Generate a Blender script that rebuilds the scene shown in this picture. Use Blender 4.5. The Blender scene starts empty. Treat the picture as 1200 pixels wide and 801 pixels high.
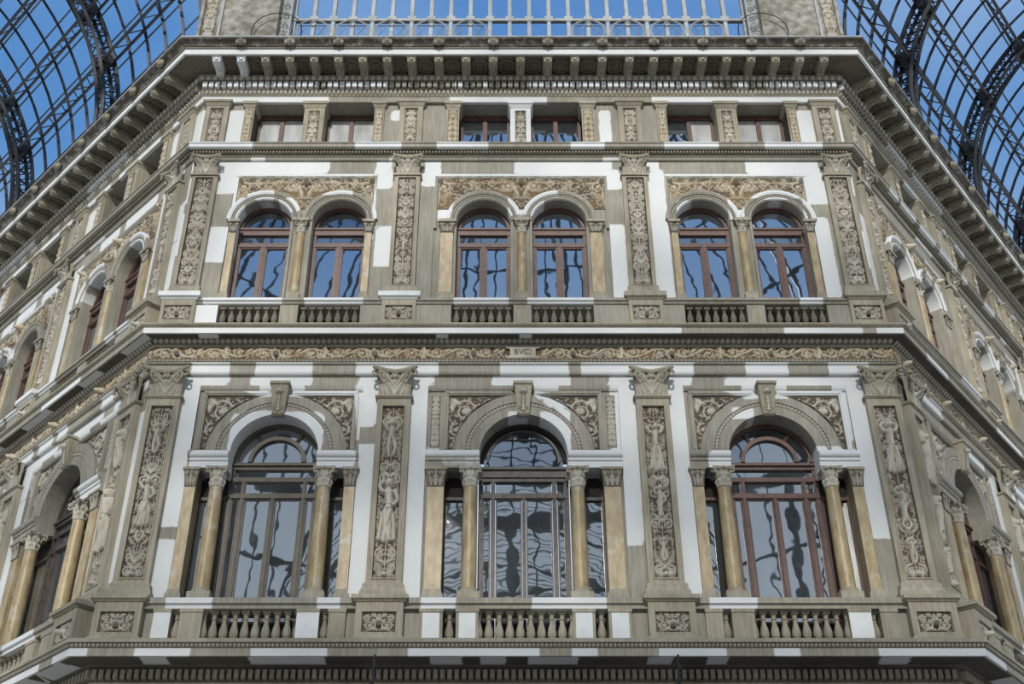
import bpy, math, random
import numpy as np
from mathutils import Matrix, Vector
random.seed(7)
PI = math.pi
sc = bpy.context.scene
COL = sc.collection

# ---------------------------------------------------------------- camera
cam = bpy.data.objects.new('camera', bpy.data.cameras.new('camera'))
COL.objects.link(cam); sc.camera = cam
cam.location = (0, 0, 1.6)
cam.rotation_euler = (math.radians(90 + 34.02), 0, 0)
cam.data.sensor_fit = 'HORIZONTAL'; cam.data.sensor_width = 36.0
cam.data.lens = 36.0 * 1429.0 / 1200.0
cam.data.shift_x = 8.0 / 1200.0
cam.data.clip_end = 500
# ---------------------------------------------------------------- sky, sun, exposure
wd = bpy.data.worlds.new('sky'); sc.world = wd; wd.use_nodes = True
nt = wd.node_tree; nt.nodes.clear()
wo = nt.nodes.new('ShaderNodeOutputWorld'); bg = nt.nodes.new('ShaderNodeBackground')
tc = nt.nodes.new('ShaderNodeTexCoord'); sp = nt.nodes.new('ShaderNodeSeparateXYZ')
rp = nt.nodes.new('ShaderNodeValToRGB')
nt.links.new(tc.outputs['Generated'], sp.inputs[0]); nt.links.new(sp.outputs['Z'], rp.inputs[0])
rp.color_ramp.elements[0].position = 0.0; rp.color_ramp.elements[0].color = (.80, .83, .86, 1)
rp.color_ramp.elements[1].position = 1.0; rp.color_ramp.elements[1].color = (.055, .19, .50, 1)
e = rp.color_ramp.elements.new(.45); e.color = (.52, .62, .74, 1)
e = rp.color_ramp.elements.new(.64); e.color = (.10, .262, .56, 1)
ns = nt.nodes.new('ShaderNodeTexNoise'); ns.inputs['Scale'].default_value = 2.2; ns.inputs['Detail'].default_value = 6
cr = nt.nodes.new('ShaderNodeValToRGB'); cr.color_ramp.elements[0].position = .5; cr.color_ramp.elements[1].position = .75
mx = nt.nodes.new('ShaderNodeMixRGB'); mx.inputs[2].default_value = (.55, .68, .85, 1)
ml = nt.nodes.new('ShaderNodeMath'); ml.operation = 'MULTIPLY'; ml.inputs[1].default_value = .45
nt.links.new(tc.outputs['Generated'], ns.inputs[0]); nt.links.new(ns.outputs[0], cr.inputs[0])
nt.links.new(cr.outputs[0], ml.inputs[0]); nt.links.new(ml.outputs[0], mx.inputs[0])
nt.links.new(rp.outputs[0], mx.inputs[1]); nt.links.new(mx.outputs[0], bg.inputs[0]); bg.inputs[1].default_value = 1.0
nt.links.new(bg.outputs[0], wo.inputs[0])
sun = bpy.data.objects.new('sun', bpy.data.lights.new('sun', 'SUN')); COL.objects.link(sun)
sun.data.energy = 3.25; sun.data.angle = math.radians(3); sun.data.color = (1.0, .955, .885)
_el, _az = math.radians(25), math.radians(-5)      # light comes from behind and above the camera
sd = Vector((math.sin(_az) * math.cos(_el), -math.cos(_az) * math.cos(_el), math.sin(_el)))
sun.rotation_euler = sd.to_track_quat('Z', 'Y').to_euler()
sc.view_settings.view_transform = 'Standard'; sc.view_settings.look = 'None'
sc.view_settings.exposure = 0.13; sc.view_settings.gamma = 1.0
sc.view_settings.use_curve_mapping = False
sc.cycles.max_bounces = 6; sc.cycles.transparent_max_bounces = 12

# ---------------------------------------------------------------- materials
def _mat(name):
    m = bpy.data.materials.new(name); m.use_nodes = True
    b = m.node_tree.nodes['Principled BSDF']
    return m, m.node_tree, b
def _noise(t, scale, detail=4, rough=.55, coord='Object', stretch=None):
    tc = t.nodes.new('ShaderNodeTexCoord'); n = t.nodes.new('ShaderNodeTexNoise')
    n.inputs['Scale'].default_value = scale; n.inputs['Detail'].default_value = detail; n.inputs['Roughness'].default_value = rough
    g = t.nodes.new('ShaderNodeNewGeometry')
    if stretch:
        mp = t.nodes.new('ShaderNodeMapping'); mp.inputs['Scale'].default_value = stretch
        t.links.new(g.outputs['Position'], mp.inputs[0]); t.links.new(mp.outputs[0], n.inputs[0])
    else:
        t.links.new(g.outputs['Position'], n.inputs[0])
    return n.outputs[0]
def _ramp(t, src, stops):
    r = t.nodes.new('ShaderNodeValToRGB')
    while len(r.color_ramp.elements) < len(stops): r.color_ramp.elements.new(.5)
    for e, (p, c) in zip(r.color_ramp.elements, stops):
        e.position = p; e.color = (*c, 1) if len(c) == 3 else c
    t.links.new(src, r.inputs[0]); return r.outputs[0]
def _mix(t, f, a, b, mode='MIX'):
    m = t.nodes.new('ShaderNodeMixRGB'); m.blend_type = mode
    for s, i in ((f, 0), (a, 1), (b, 2)):
        if hasattr(s, 'is_output'): t.links.new(s, m.inputs[i])
        else: m.inputs[i].default_value = s if i == 0 else (*s, 1)
    return m.outputs[0]
def _math(t, op, a, b):
    m = t.nodes.new('ShaderNodeMath'); m.operation = op
    for s, i in ((a, 0), (b, 1)):
        if hasattr(s, 'is_output'): t.links.new(s, m.inputs[i])
        else: m.inputs[i].default_value = s
    return m.outputs[0]
def _bump(t, b, src, strength, dist):
    n = t.nodes.new('ShaderNodeBump'); n.inputs['Strength'].default_value = strength; n.inputs['Distance'].default_value = dist
    t.links.new(src, n.inputs['Height']); t.links.new(n.outputs[0], b.inputs['Normal'])
def g3(*c): return tuple(c)
GREY = (.37, .355, .30); GREYD = (.275, .262, .215); WHITE = (.72, .745, .74); STONE = (.42, .39, .305); STONED = (.285, .26, .195)

def mat_plaster(name, grey, greyd, white=True):
    m, t, b = _mat(name)
    base = _mix(t, _ramp(t, _noise(t, 1.1, 6), [(.35, (0, 0, 0)), (.7, (1, 1, 1))]), grey, greyd)
    streak = _ramp(t, _noise(t, 2.0, 5, .6, stretch=(9, 9, .7)), [(.40, (.66, .64, .58)), (.62, (1, 1, 1))])
    base = _mix(t, .6, base, streak, 'MULTIPLY')
    if white:
        a = t.nodes.new('ShaderNodeAttribute'); a.attribute_name = 'w'
        n = _noise(t, 6.0, 5, .6)
        s = _math(t, 'ADD', a.outputs['Fac'], _math(t, 'MULTIPLY', _math(t, 'SUBTRACT', n, .5), .07))
        f = _ramp(t, s, [(.0, (0, 0, 0)), (.03, (1, 1, 1))])
        wcol = _mix(t, _noise(t, 3.0, 4), WHITE, (.64, .67, .665))
        base = _mix(t, f, base, wcol)
    t.links.new(base, b.inputs['Base Color']); b.inputs['Roughness'].default_value = .85
    _bump(t, b, _noise(t, 25, 5), .25, .01)
    return m
def mat_relief(name, orn, orn2, ground, ground2):
    m, t, b = _mat(name)
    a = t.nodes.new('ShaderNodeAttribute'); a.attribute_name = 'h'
    f = _ramp(t, a.outputs['Fac'], [(.08, (0, 0, 0)), (.30, (.45, .45, .45)), (.85, (1, 1, 1))])  # crevice shade put into the colour: tone darkens with carving depth
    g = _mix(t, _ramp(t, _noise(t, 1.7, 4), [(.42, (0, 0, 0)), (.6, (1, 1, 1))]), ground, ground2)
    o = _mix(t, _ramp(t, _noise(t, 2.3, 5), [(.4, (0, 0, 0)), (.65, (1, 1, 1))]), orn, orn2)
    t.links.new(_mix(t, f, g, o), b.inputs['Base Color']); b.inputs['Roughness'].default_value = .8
    _bump(t, b, _noise(t, 60, 4), .3, .006)
    return m
def mat_plain(name, c1, c2, scale=8, rough=.6, metal=0., bump=0):
    m, t, b = _mat(name)
    t.links.new(_mix(t, _ramp(t, _noise(t, scale, 5), [(.38, (0, 0, 0)), (.65, (1, 1, 1))]), c1, c2), b.inputs['Base Color'])
    b.inputs['Roughness'].default_value = rough; b.inputs['Metallic'].default_value = metal
    if bump: _bump(t, b, _noise(t, scale * 4, 5), .4, bump)
    return m
def mat_marble():
    m, t, b = _mat('yellow_marble')
    v = _noise(t, 3.0, 7, .65, stretch=(3, 3, 1))
    c = _mix(t, _ramp(t, v, [(.35, (0, 0, 0)), (.62, (1, 1, 1))]), (.27, .20, .095), (.44, .355, .20))
    vein = _ramp(t, _noise(t, 5.0, 8, .7, stretch=(2, 2, 1)), [(.47, (0, 0, 0)), (.5, (1, 1, 1)), (.53, (0, 0, 0))])
    c = _mix(t, _math(t, 'MULTIPLY', vein, .25), c, (.30, .22, .13))
    pale = _ramp(t, _noise(t, 2.0, 6, .6), [(.58, (0, 0, 0)), (.64, (1, 1, 1))])
    c = _mix(t, _math(t, 'MULTIPLY', pale, .6), c, (.46, .43, .34))
    t.links.new(c, b.inputs['Base Color']); b.inputs['Roughness'].default_value = .45
    return m
def mat_pane(name, dark, refl=.4, wave=.35, tint=(.8, .86, .92)):
    m, t, b = _mat(name)
    t.nodes.remove(b)
    d = t.nodes.new('ShaderNodeBsdfDiffuse')
    t.links.new(_mix(t, _ramp(t, _noise(t, .9, 5, .6, stretch=(3, 3, .8)), [(.35, (0, 0, 0)), (.7, (1, 1, 1))]), tuple(x * .55 for x in dark), dark), d.inputs[0])
    g = t.nodes.new('ShaderNodeBsdfGlossy'); g.inputs['Roughness'].default_value = .015; g.inputs[0].default_value = (*tint, 1)
    n = t.nodes.new('ShaderNodeBump'); n.inputs['Strength'].default_value = wave; n.inputs['Distance'].default_value = .012
    t.links.new(_noise(t, 2.6, 1, .4), n.inputs['Height']); t.links.new(n.outputs[0], g.inputs['Normal'])
    x = t.nodes.new('ShaderNodeMixShader'); x.inputs[0].default_value = refl
    t.links.new(d.outputs[0], x.inputs[1]); t.links.new(g.outputs[0], x.inputs[2])
    t.links.new(x.outputs[0], t.nodes['Material Output'].inputs[0])
    return m
def mat_roofglass():
    m, t, b = _mat('roof_glass'); t.nodes.remove(b)
    tr = t.nodes.new('ShaderNodeBsdfTransparent'); tr.inputs[0].default_value = (.93, .96, .985, 1)
    g = t.nodes.new('ShaderNodeBsdfDiffuse'); g.inputs[0].default_value = (.5, .55, .6, 1)
    x = t.nodes.new('ShaderNodeMixShader'); x.inputs[0].default_value = .02
    t.links.new(tr.outputs[0], x.inputs[1]); t.links.new(g.outputs[0], x.inputs[2])
    t.links.new(x.outputs[0], t.nodes['Material Output'].inputs[0])
    return m
MT = {
    'plaster': mat_plaster('plaster_patched', GREY, GREYD),
    'stone': mat_plaster('carved_stone', STONE, STONED, False),
    'soffit': mat_plaster('dark_soffit', (.13, .115, .09), (.075, .065, .05)),  # darker plaster base for cornice undersides and the gutter moulding
    'dirty': mat_plaster('dark_carved_stone', (.225, .20, .15), (.13, .115, .085), False),  # darker stone for dentil backings, coffers, top soffit and upper balusters
    'white': mat_plain('fresh_white_plaster', WHITE, (.65, .68, .675), 3, .85),
    'relief': mat_relief('carved_relief', (.54, .51, .43), (.42, .39, .31), (.095, .07, .045), (.06, .046, .032)),
    'relief_gold': mat_relief('gilt_ground_relief', (.54, .50, .40), (.46, .39, .26), (.17, .115, .055), (.08, .06, .038)),
    'relief_grey': mat_relief('grey_relief', (.50, .475, .40), (.38, .355, .285), (.13, .115, .085), (.11, .10, .075)),
    'marble': mat_marble(),
    'frame_olive': mat_plain('olive_painted_timber', (.105, .09, .058), (.07, .06, .04), 10, .5),
    'frame_brown': mat_plain('grey_brown_timber', (.10, .085, .07), (.05, .042, .036), 10, .5),
    'frame_red': mat_plain('red_brown_timber', (.135, .07, .052), (.085, .045, .036), 10, .5),
    'pane': mat_pane('dusty_window_pane', (.085, .10, .105), .40, .12, (.82, .85, .87)),
    'pane_up': mat_pane('upper_window_pane', (.04, .055, .07), .62, .10),
    'pane_dark': mat_pane('dark_window_pane', (.02, .024, .028), .34, .12),
    'blind': mat_pane('white_blind_behind_glass', (.66, .68, .66), .10, .2),
    'dark_board': mat_plain('dark_backing_board', (.03, .022, .018), (.02, .016, .014), 5, .8),  # dark brown board colour for side-light heads and the centre arch frame
    'iron': mat_plain('dark_iron', (.045, .05, .056), (.028, .030, .034), 4, .55, .3),
    'iron_mid': mat_plain('blue_grey_iron', (.09, .115, .14), (.07, .09, .11), 4, .6),
    'iron_pale': mat_plain('pale_painted_iron', (.40, .42, .41), (.30, .315, .31), 5, .6),
    'glass': mat_roofglass(),
    'pend': mat_plain('mottled_stone_render', (.20, .18, .14), (.40, .39, .35), 5.0, .9, 0, .01),
    'floor': mat_plain('pale_marble_floor', (.42, .39, .34), (.34, .31, .27), .6, .4),
    'far': mat_plain('far_facade_stucco', (.40, .37, .30), (.30, .28, .23), .8, .9),
}

# ---------------------------------------------------------------- mesh builder (x along face, out of the wall = -y, z up)
class MB:
    def __init__(s): s.v = []; s.f = []
    def quad(s, a, b, c, d):
        n = len(s.v); s.v += [a, b, c, d]; s.f.append((n, n + 1, n + 2, n + 3))
    def box(s, x0, x1, o0, o1, z0, z1):
        n = len(s.v)
        for z in (z0, z1):
            for (x, o) in ((x0, o0), (x1, o0), (x1, o1), (x0, o1)): s.v.append((x, -o, z))
        for q in ((0, 1, 2, 3), (4, 7, 6, 5), (0, 4, 5, 1), (1, 5, 6, 2), (2, 6, 7, 3), (3, 7, 4, 0)):
            s.f.append(tuple(n + i for i in q))
    def taper(s, z0, z1, r0, r1):     # r = (x0,x1,o0,o1) at both heights
        n = len(s.v)
        for z, (x0, x1, o0, o1) in ((z0, r0), (z1, r1)):
            for (x, o) in ((x0, o0), (x1, o0), (x1, o1), (x0, o1)): s.v.append((x, -o, z))
        for q in ((0, 1, 2, 3), (4, 7, 6, 5), (0, 4, 5, 1), (1, 5, 6, 2), (2, 6, 7, 3), (3, 7, 4, 0)):
            s.f.append(tuple(n + i for i in q))
    def grid(s, pts, nu, nv, closed_u=False):   # pts[v][u]
        n = len(s.v)
        for row in pts: s.v += row
        for j in range(nv - 1):
            for i in range(nu if closed_u else nu - 1):
                i2 = (i + 1) % nu
                s.f.append((n + j * nu + i, n + j * nu + i2, n + (j + 1) * nu + i2, n + (j + 1) * nu + i))
    def mould(s, x0, x1, prof, mL=0., mR=0., step=.15):
        k = max(1, int((x1 - x0) / step)); rows = []
        for i in range(k + 1):
            t = i / k
            rows.append([((x0 - mL * o) * (1 - t) + (x1 + mR * o) * t, -o, z) for o, z in prof])
        n = len(s.v)
        s.grid(rows, len(prof), k + 1)
        for r in (rows[0], rows[-1]):
            m = len(s.v); s.v += r; s.f.append(tuple(range(m, m + len(r))))
    def arc(s, xc, zc, prof, a0=0., a1=PI, seg=48):   # prof: (r, out)
        rows = []
        for i in range(seg + 1):
            a = a0 + (a1 - a0) * i / seg
            rows.append([(xc + r * math.cos(a), -o, zc + r * math.sin(a)) for r, o in prof])
        s.grid(rows, len(prof), seg + 1)
    def lathe(s, prof, x=0., o=0., seg=16, a0=0., a1=2 * PI):  # prof: (r, z)
        full = abs(a1 - a0 - 2 * PI) < 1e-6; k = seg if full else seg + 1
        pts = [[(x + r * math.cos(a0 + (a1 - a0) * i / seg), -o + r * math.sin(a0 + (a1 - a0) * i / seg), z) for i in range(k)] for r, z in prof]
        s.grid(pts, k, len(prof), full)
        for row in (pts[0], pts[-1]):
            n = len(s.v); s.v += row; s.f.append(tuple(range(n, n + k)))
    def tube(s, path, r, seg=5, r2=None):
        path = [Vector(p) for p in path]; rows = []
        for i, p in enumerate(path):
            d = (path[min(i + 1, len(path) - 1)] - path[max(i - 1, 0)])
            if d.length < 1e-9: d = Vector((0, 0, 1))
            d.normalize(); u = d.cross(Vector((0, 0, 1)))
            if u.length < .1: u = d.cross(Vector((0, 1, 0)))
            u.normalize(); w = d.cross(u)
            rr = r if r2 is None else r + (r2 - r) * i / max(1, len(path) - 1)
            rows.append([tuple(p + (u * math.cos(2 * PI * k / seg) + w * math.sin(2 * PI * k / seg)) * rr) for k in range(seg)])
        s.grid(rows, seg, len(rows), True)
        for row in (rows[0], rows[-1]):
            n = len(s.v); s.v += row; s.f.append(tuple(range(n, n + seg)))
    def ball(s, x, o, z, rx, ro, rz, nu=10, nv=7):
        pts = [[(x + rx * math.sin(PI * j / (nv - 1)) * math.cos(2 * PI * i / nu), -o + ro * math.sin(PI * j / (nv - 1)) * math.sin(2 * PI * i / nu), z + rz * math.cos(PI * j / (nv - 1))) for i in range(nu)] for j in range(nv)]
        s.grid(pts, nu, nv, True)
    def bar(s, a, b, w):      # square bar between points
        s.tube([a, b], w * .7, 4)
    def mesh(s, name, mat, wf=None, off=(0, 0, 0), smooth=False):
        me = bpy.data.meshes.new(name)
        me.from_pydata([(x - off[0], y + off[1], z - off[2]) for x, y, z in s.v] if off != (0, 0, 0) else s.v, [], s.f)
        me.materials.append(MT[mat])
        if wf is not None:
            a = me.attributes.new('w', 'FLOAT', 'POINT')
            va = np.array(s.v)
            a.data.foreach_set('value', wf(va[:, 0], va[:, 2], -va[:, 1]).astype(np.float32))
        if smooth: me.polygons.foreach_set('use_smooth', [True] * len(me.polygons))
        me.update()
        return me

def set_h(me, v=.9):
    a = me.attributes.new('h', 'FLOAT', 'POINT'); a.data.foreach_set('value', [v] * len(me.vertices)); return me

class Face:
    def __init__(s, key, M, x0, x1, pil, bays, mL, mR, place, wfs):
        s.key, s.M, s.x0, s.x1, s.pil, s.bays, s.mL, s.mR, s.place, s.wf = key, M, x0, x1, pil, bays, mL, mR, place, wfs
        s.mat = Matrix(M)

def thing(face, name, label, cat, at=(0, 0, 0), group=None, kind='thing'):
    o = bpy.data.objects.new(name, None); COL.objects.link(o)
    o.empty_display_size = .1
    o.matrix_world = (face.mat if face else Matrix.Identity(4)) @ Matrix.Translation((at[0], -at[1], at[2]))
    if kind == 'structure': o['kind'] = 'structure'
    else: o['category'] = cat; o['kind'] = 'thing'
    if label: o['label'] = label
    if group: o['group'] = group
    return o
def part(root, name, me, at=(0, 0, 0), label=None, kind=None, rot=None):
    o = bpy.data.objects.new(name, me); COL.objects.link(o); o.parent = root
    o.location = (at[0], -at[1], at[2])
    if rot: o.rotation_euler = rot
    if label: o['label'] = label
    if kind: o['kind'] = kind
    return o
_cache = {}
def shared(key, fn):
    if key not in _cache: _cache[key] = fn()
    return _cache[key]

# ---------------------------------------------------------------- carved relief: discs -> height field -> mesh
class Carve:
    def __init__(s): s.d = []
    def stroke(s, pts, r0, r1, h=1.):
        acc = 0
        for (xa, za), (xb, zb) in zip(pts[:-1], pts[1:]): acc += math.hypot(xb - xa, zb - za)
        run = 0
        for (xa, za), (xb, zb) in zip(pts[:-1], pts[1:]):
            L = math.hypot(xb - xa, zb - za)
            rr = max(.004, r0 + (r1 - r0) * run / max(acc, 1e-6)); n = max(1, int(L / (rr * .7)))
            for i in range(n):
                t = i / n; f = (run + L * t) / max(acc, 1e-6)
                s.d.append((xa + (xb - xa) * t, za + (zb - za) * t, r0 + (r1 - r0) * f, h))
            run += L
    def disc(s, x, z, r, h=1.): s.d.append((x, z, r, h))
    def flower(s, x, z, r, n=6, h=1.):
        for k in range(n):
            a = 2 * PI * k / n + .3; s.disc(x + r * .6 * math.cos(a), z + r * .6 * math.sin(a), r * .36, h)
        s.disc(x, z, r * .34, h * 1.2)
    def leaf(s, x, z, a, L, w, bend=.5, h=1., n=4):
        p = []; ca = a
        px, pz = x, z
        for i in range(7):
            p.append((px, pz)); px += L / 6 * math.cos(ca); pz += L / 6 * math.sin(ca); ca += bend / 6
        s.stroke(p, w * .30, w * .12, h)
        for i in range(1, n + 1):
            q = p[min(6, int(i * 6 / (n + 1)))]; aa = a + bend * i / (n + 1)
            l = w * (1.05 - .6 * i / (n + 1))
            for sg in (-1, 1):
                b = aa + sg * .95
                s.stroke([q, (q[0] + l * .6 * math.cos(b), q[1] + l * .6 * math.sin(b)), (q[0] + l * math.cos(b - sg * .4), q[1] + l * math.sin(b - sg * .4))], w * .2, w * .1, h * .85)
    def spiral(s, cx, cz, R, a0, turns, sg=1, r=.02, leaves=True, h=1., flower=True):
        n = int(18 * turns) + 4; p = []
        for i in range(n):
            t = i / (n - 1); a = a0 + sg * 2 * PI * turns * t; rr = R * (1 - .78 * t)
            p.append((cx + rr * math.cos(a), cz + rr * math.sin(a)))
            if leaves and i % 4 == 1 and t < .65:
                s.leaf(p[-1][0], p[-1][1], a + sg * .7, R * .45, R * .2, sg * .8, h * .8, 2)
        s.stroke(p, r, r * .5, h)
        if flower: s.flower(cx, cz, R * .34, 6, h)
    def figure(s, x, z, H, pose=0, child=False):
        hd = H * (.085 if child else .062); tz = z + H - hd
        s.disc(x, tz, hd, 1.4); s.disc(x + hd * .2, tz + hd * .5, hd * .9, 1.5)
        sw = H * (.13 if child else .115)
        s.stroke([(x - sw * .6, tz - hd * 1.9), (x + sw * .6, tz - hd * 1.9)], H * .042, H * .042, 1.4)
        s.stroke([(x, tz - hd * 1.8), (x + (.02 if pose else -.01) * H, z + H * .62), (x, z + H * .50)], H * (.085 if child else .062), H * (.075 if child else .058), 1.3)
        hipx = H * (.05 if child else .038)
        lg = H * (.06 if child else .045)
        k = -1 if pose else 1
        s.stroke([(x - hipx, z + H * .5), (x - hipx - k * H * .02, z + H * .28), (x - hipx, z + H * .02)], lg, lg * .6, 1.5)
        s.stroke([(x + hipx, z + H * .5), (x + hipx + k * H * .05, z + H * .28), (x + hipx - k * H * .01, z + H * .04)], lg, lg * .6, 1.5)
        # arms: raised over the head on both sides, or one lowered
        s.stroke([(x - sw * .8, tz - hd * 1.8), (x - sw * 1.25, tz - hd * .3), (x - sw * .5, tz + hd * 1.2)], H * .04, H * .03, 1.5)
        if pose: s.stroke([(x + sw * .8, tz - hd * 1.8), (x + sw * 1.3, tz - hd * 4), (x + sw * .6, tz - hd * 5.5)], H * .04, H * .03, 1.5)
        else: s.stroke([(x + sw * .8, tz - hd * 1.8), (x + sw * 1.25, tz - hd * .3), (x + sw * .5, tz + hd * 1.2)], H * .04, H * .03, 1.5)
        if not child:      # drapery
            for q in (-1.3, -.5, .4, 1.2):
                s.stroke([(x + q * H * .06, z + H * .50), (x + q * H * .075 + .01, z + H * .3), (x + q * H * .09, z + H * .06)], H * .022, H * .032, 1.35)
    def mask(s, x, z, r):
        s.disc(x, z, r, 1.6); s.disc(x - r * .35, z + r * .1, r * .28, 1.9); s.disc(x + r * .35, z + r * .1, r * .28, 1.9)
        s.disc(x, z - r * .1, r * .2, 2.1); s.disc(x, z - r * .5, r * .3, 1.8)
        for k in range(7):
            a = PI * k / 6; s.disc(x + r * 1.1 * math.cos(a), z + r * 1.1 * math.sin(a), r * .32, 1.3)
    def fill(s, x0, x1, z0, z1, seed, n, sz=.07, h=.55):
        r = random.Random(seed)
        for k in range(n):
            x, z = r.uniform(x0, x1), r.uniform(z0, z1); q = r.random()
            if q < .6: s.leaf(x, z, r.uniform(0, 6.3), sz * r.uniform(.8, 1.5), sz * .45, r.uniform(-1, 1), h, 2)
            elif q < .85: s.disc(x, z, sz * .3, h * 1.4)
            else: s.flower(x, z, sz * .5, 5, h)
    def mirror(s): s.d += [(-x, z, r, h) for x, z, r, h in s.d]
    def shift(s, dx, dz, k=1.): s.d = [(x * k + dx, z * k + dz, r * k, h) for x, z, r, h in s.d]; return s

def height(W, H, discs, res, x0=None, z0=0., amp=.6):
    x0 = -W / 2 if x0 is None else x0
    nx, nz = max(2, int(round(W / res)) + 1), max(2, int(round(H / res)) + 1)
    X = np.linspace(x0, x0 + W, nx); Z = np.linspace(z0, z0 + H, nz); h = np.zeros((nz, nx))
    dx = W / (nx - 1); dz = H / (nz - 1)
    for (x, z, r, hh) in discs:
        r = max(r, res * .75)
        i0 = max(0, int((x - r - x0) / dx)); i1 = min(nx, int((x + r - x0) / dx) + 2)
        j0 = max(0, int((z - r - z0) / dz)); j1 = min(nz, int((z + r - z0) / dz) + 2)
        if i1 <= i0 or j1 <= j0: continue
        q = 1 - ((X[None, i0:i1] - x) ** 2 + (Z[j0:j1, None] - z) ** 2) / (r * r)
        v = np.where(q > 0, np.sqrt(np.maximum(q, 0)) * (r * amp + .008) * hh, 0)
        h[j0:j1, i0:i1] = np.maximum(h[j0:j1, i0:i1], v)
    return X, Z, h
def relief_mesh(name, W, H, discs, res=.02, mat='relief', mask=None, warp=None, x0=None, z0=0., amp=1.7, wave=None):
    X, Z, h = height(W, H, discs, res, x0, z0, amp)
    nz, nx = h.shape
    XX, ZZ = np.meshgrid(X, Z)
    if wave is not None: h = h + wave(XX, ZZ)
    edge = np.ones_like(h)
    if mask is None: edge[0] = edge[-1] = 0; edge[:, 0] = edge[:, -1] = 0
    h = h * edge
    Y = -h.copy()
    PX, PY, PZ = (XX, Y, ZZ) if warp is None else warp(XX, Y, ZZ)
    idx = np.arange(nx * nz).reshape(nz, nx)
    F = np.stack([idx[:-1, :-1], idx[:-1, 1:], idx[1:, 1:], idx[1:, :-1]], -1).reshape(-1, 4)
    if mask is not None:
        ok = mask(XX, ZZ); c = (ok[:-1, :-1] & ok[:-1, 1:] & ok[1:, 1:] & ok[1:, :-1]).reshape(-1)
        F = F[c]; used = np.unique(F); mp = -np.ones(nx * nz, int); mp[used] = np.arange(len(used))
        F = mp[F]; V = np.stack([PX, PY, PZ], -1).reshape(-1, 3)[used]; hv = h.reshape(-1)[used]
    else: V = np.stack([PX, PY, PZ], -1).reshape(-1, 3); hv = h.reshape(-1)
    me = bpy.data.meshes.new(name)
    me.from_pydata(V.tolist(), [], F.tolist()); me.materials.append(MT[mat])
    a = me.attributes.new('h', 'FLOAT', 'POINT'); a.data.foreach_set('value', np.clip(hv / .038, 0, 1).astype(np.float32))
    me.polygons.foreach_set('use_smooth', [True] * len(me.polygons)); me.update()
    return me

def candelabra(W, H, seed, figs):
    """upright panel: stem, vases, paired scrolls and leaves; figs = [(z, height, pose, child)]"""
    rnd = random.Random(seed); c = Carve(); hw = W / 2
    c.stroke([(0, 0), (0, H)], .014, .012, .9)
    z = .0
    c2 = Carve()
    busy = [(f[0], f[0] + f[1]) for f in figs]
    while z < H - .12:
        step = W * rnd.choice((.62, .75, .9))
        if z + step > H: break
        inb = any(a - .02 < z + step / 2 < b + .02 for a, b in busy)
        k = rnd.randrange(4)
        R = hw * rnd.uniform(.42, .52)
        if inb:
            c2.spiral(hw * .78, z + step * .5, hw * .24, rnd.uniform(0, 3), 1.1, rnd.choice((-1, 1)), .012, True, .7)
            c2.leaf(hw * .8, z + step * .1, 1.5, step * .6, hw * .16, .4, .7, 3)
        elif k == 0:
            c2.spiral(hw * .5, z + step * .45, R, -PI / 2, 1.5, 1, .02)
            c2.leaf(.02, z + step * .6, 1.0, step * .55, hw * .3, -.6)
        elif k == 1:
            c2.leaf(0, z, .9, step * .95, hw * .36, .7); c2.leaf(0.01, z + .02, 1.35, step * .9, hw * .22, .1)
            c2.spiral(hw * .62, z + step * .3, hw * .3, PI, 1.2, -1, .016)
        elif k == 2:
            c2.spiral(hw * .52, z + step * .6, R * .9, PI / 2, 1.5, -1, .02)
            c2.leaf(hw * .1, z + .02, .3, hw * .8, hw * .25, .6)
        else:
            c2.stroke([(.0, z + step * .2), (hw * .35, z + step * .45), (hw * .3, z + step * .7), (0.02, z + step * .8)], .03, .02, 1.1)
            c2.leaf(hw * .3, z + step * .1, .5, step * .6, hw * .25, .9); c2.flower(hw * .75, z + step * .75, hw * .2)
        if not inb: c.disc(0, z + step * .5, hw * rnd.uniform(.12, .22), 1.3)
        z += step * .92
    c2.fill(.02, hw, 0, H, seed + 1, int(H * hw * 420), .055 if W > .3 else .042)
    c2.mirror(); c.d += c2.d
    for (fz, fh, pose, child) in figs: c.figure(0, fz, fh, pose, child)
    c.leaf(0, 0, .7, hw * 1.1, hw * .4, .8); c.leaf(0, 0, PI - .7, hw * 1.1, hw * .4, -.8); c.disc(0, .05, hw * .3, 1.2)
    return [d for d in c.d if abs(d[0]) < hw - .01 and 0.01 < d[1] < H - .01]
def rinceau(L, H, seed, plaque=False):
    rnd = random.Random(seed); c = Carve(); P = H * 1.55; n = int(L / P); P = L / n; x = -L / 2
    p = []
    for i in range(n * 12 + 1):
        t = i / 12; p.append((x + P * t, H / 2 + H * .30 * math.sin(PI * t)))
    c.stroke(p, H * .05, H * .05, 1.)
    for i in range(n):
        xc = x + P * (i + .5); up = 1 if i % 2 == 0 else -1
        c.spiral(xc, H / 2 - up * H * .06, H * .34, PI / 2 * up, 1.3, rnd.choice((-1, 1)), H * .05)
        c.leaf(xc - P * .45, H * .5, .6 * up, P * .5, H * .16, .5)
        c.leaf(xc + P * .30, H * .5, -.9 * up, P * .4, H * .16, -.5)
        if i % 4 == 2: c.figure(xc + P * .5, H * .03, H * .92, rnd.randrange(2), True)
        elif i % 4 == 0: c.mask(xc + P * .5, H * .45, H * .2)
    c.fill(-L / 2, L / 2, .01, H - .01, seed, int(L * 85), .05, .6)
    return [d for d in c.d if .005 < d[1] < H - .005 and abs(d[0]) < L / 2 - .01 and not (plaque and abs(d[0]) < .36)]
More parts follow.
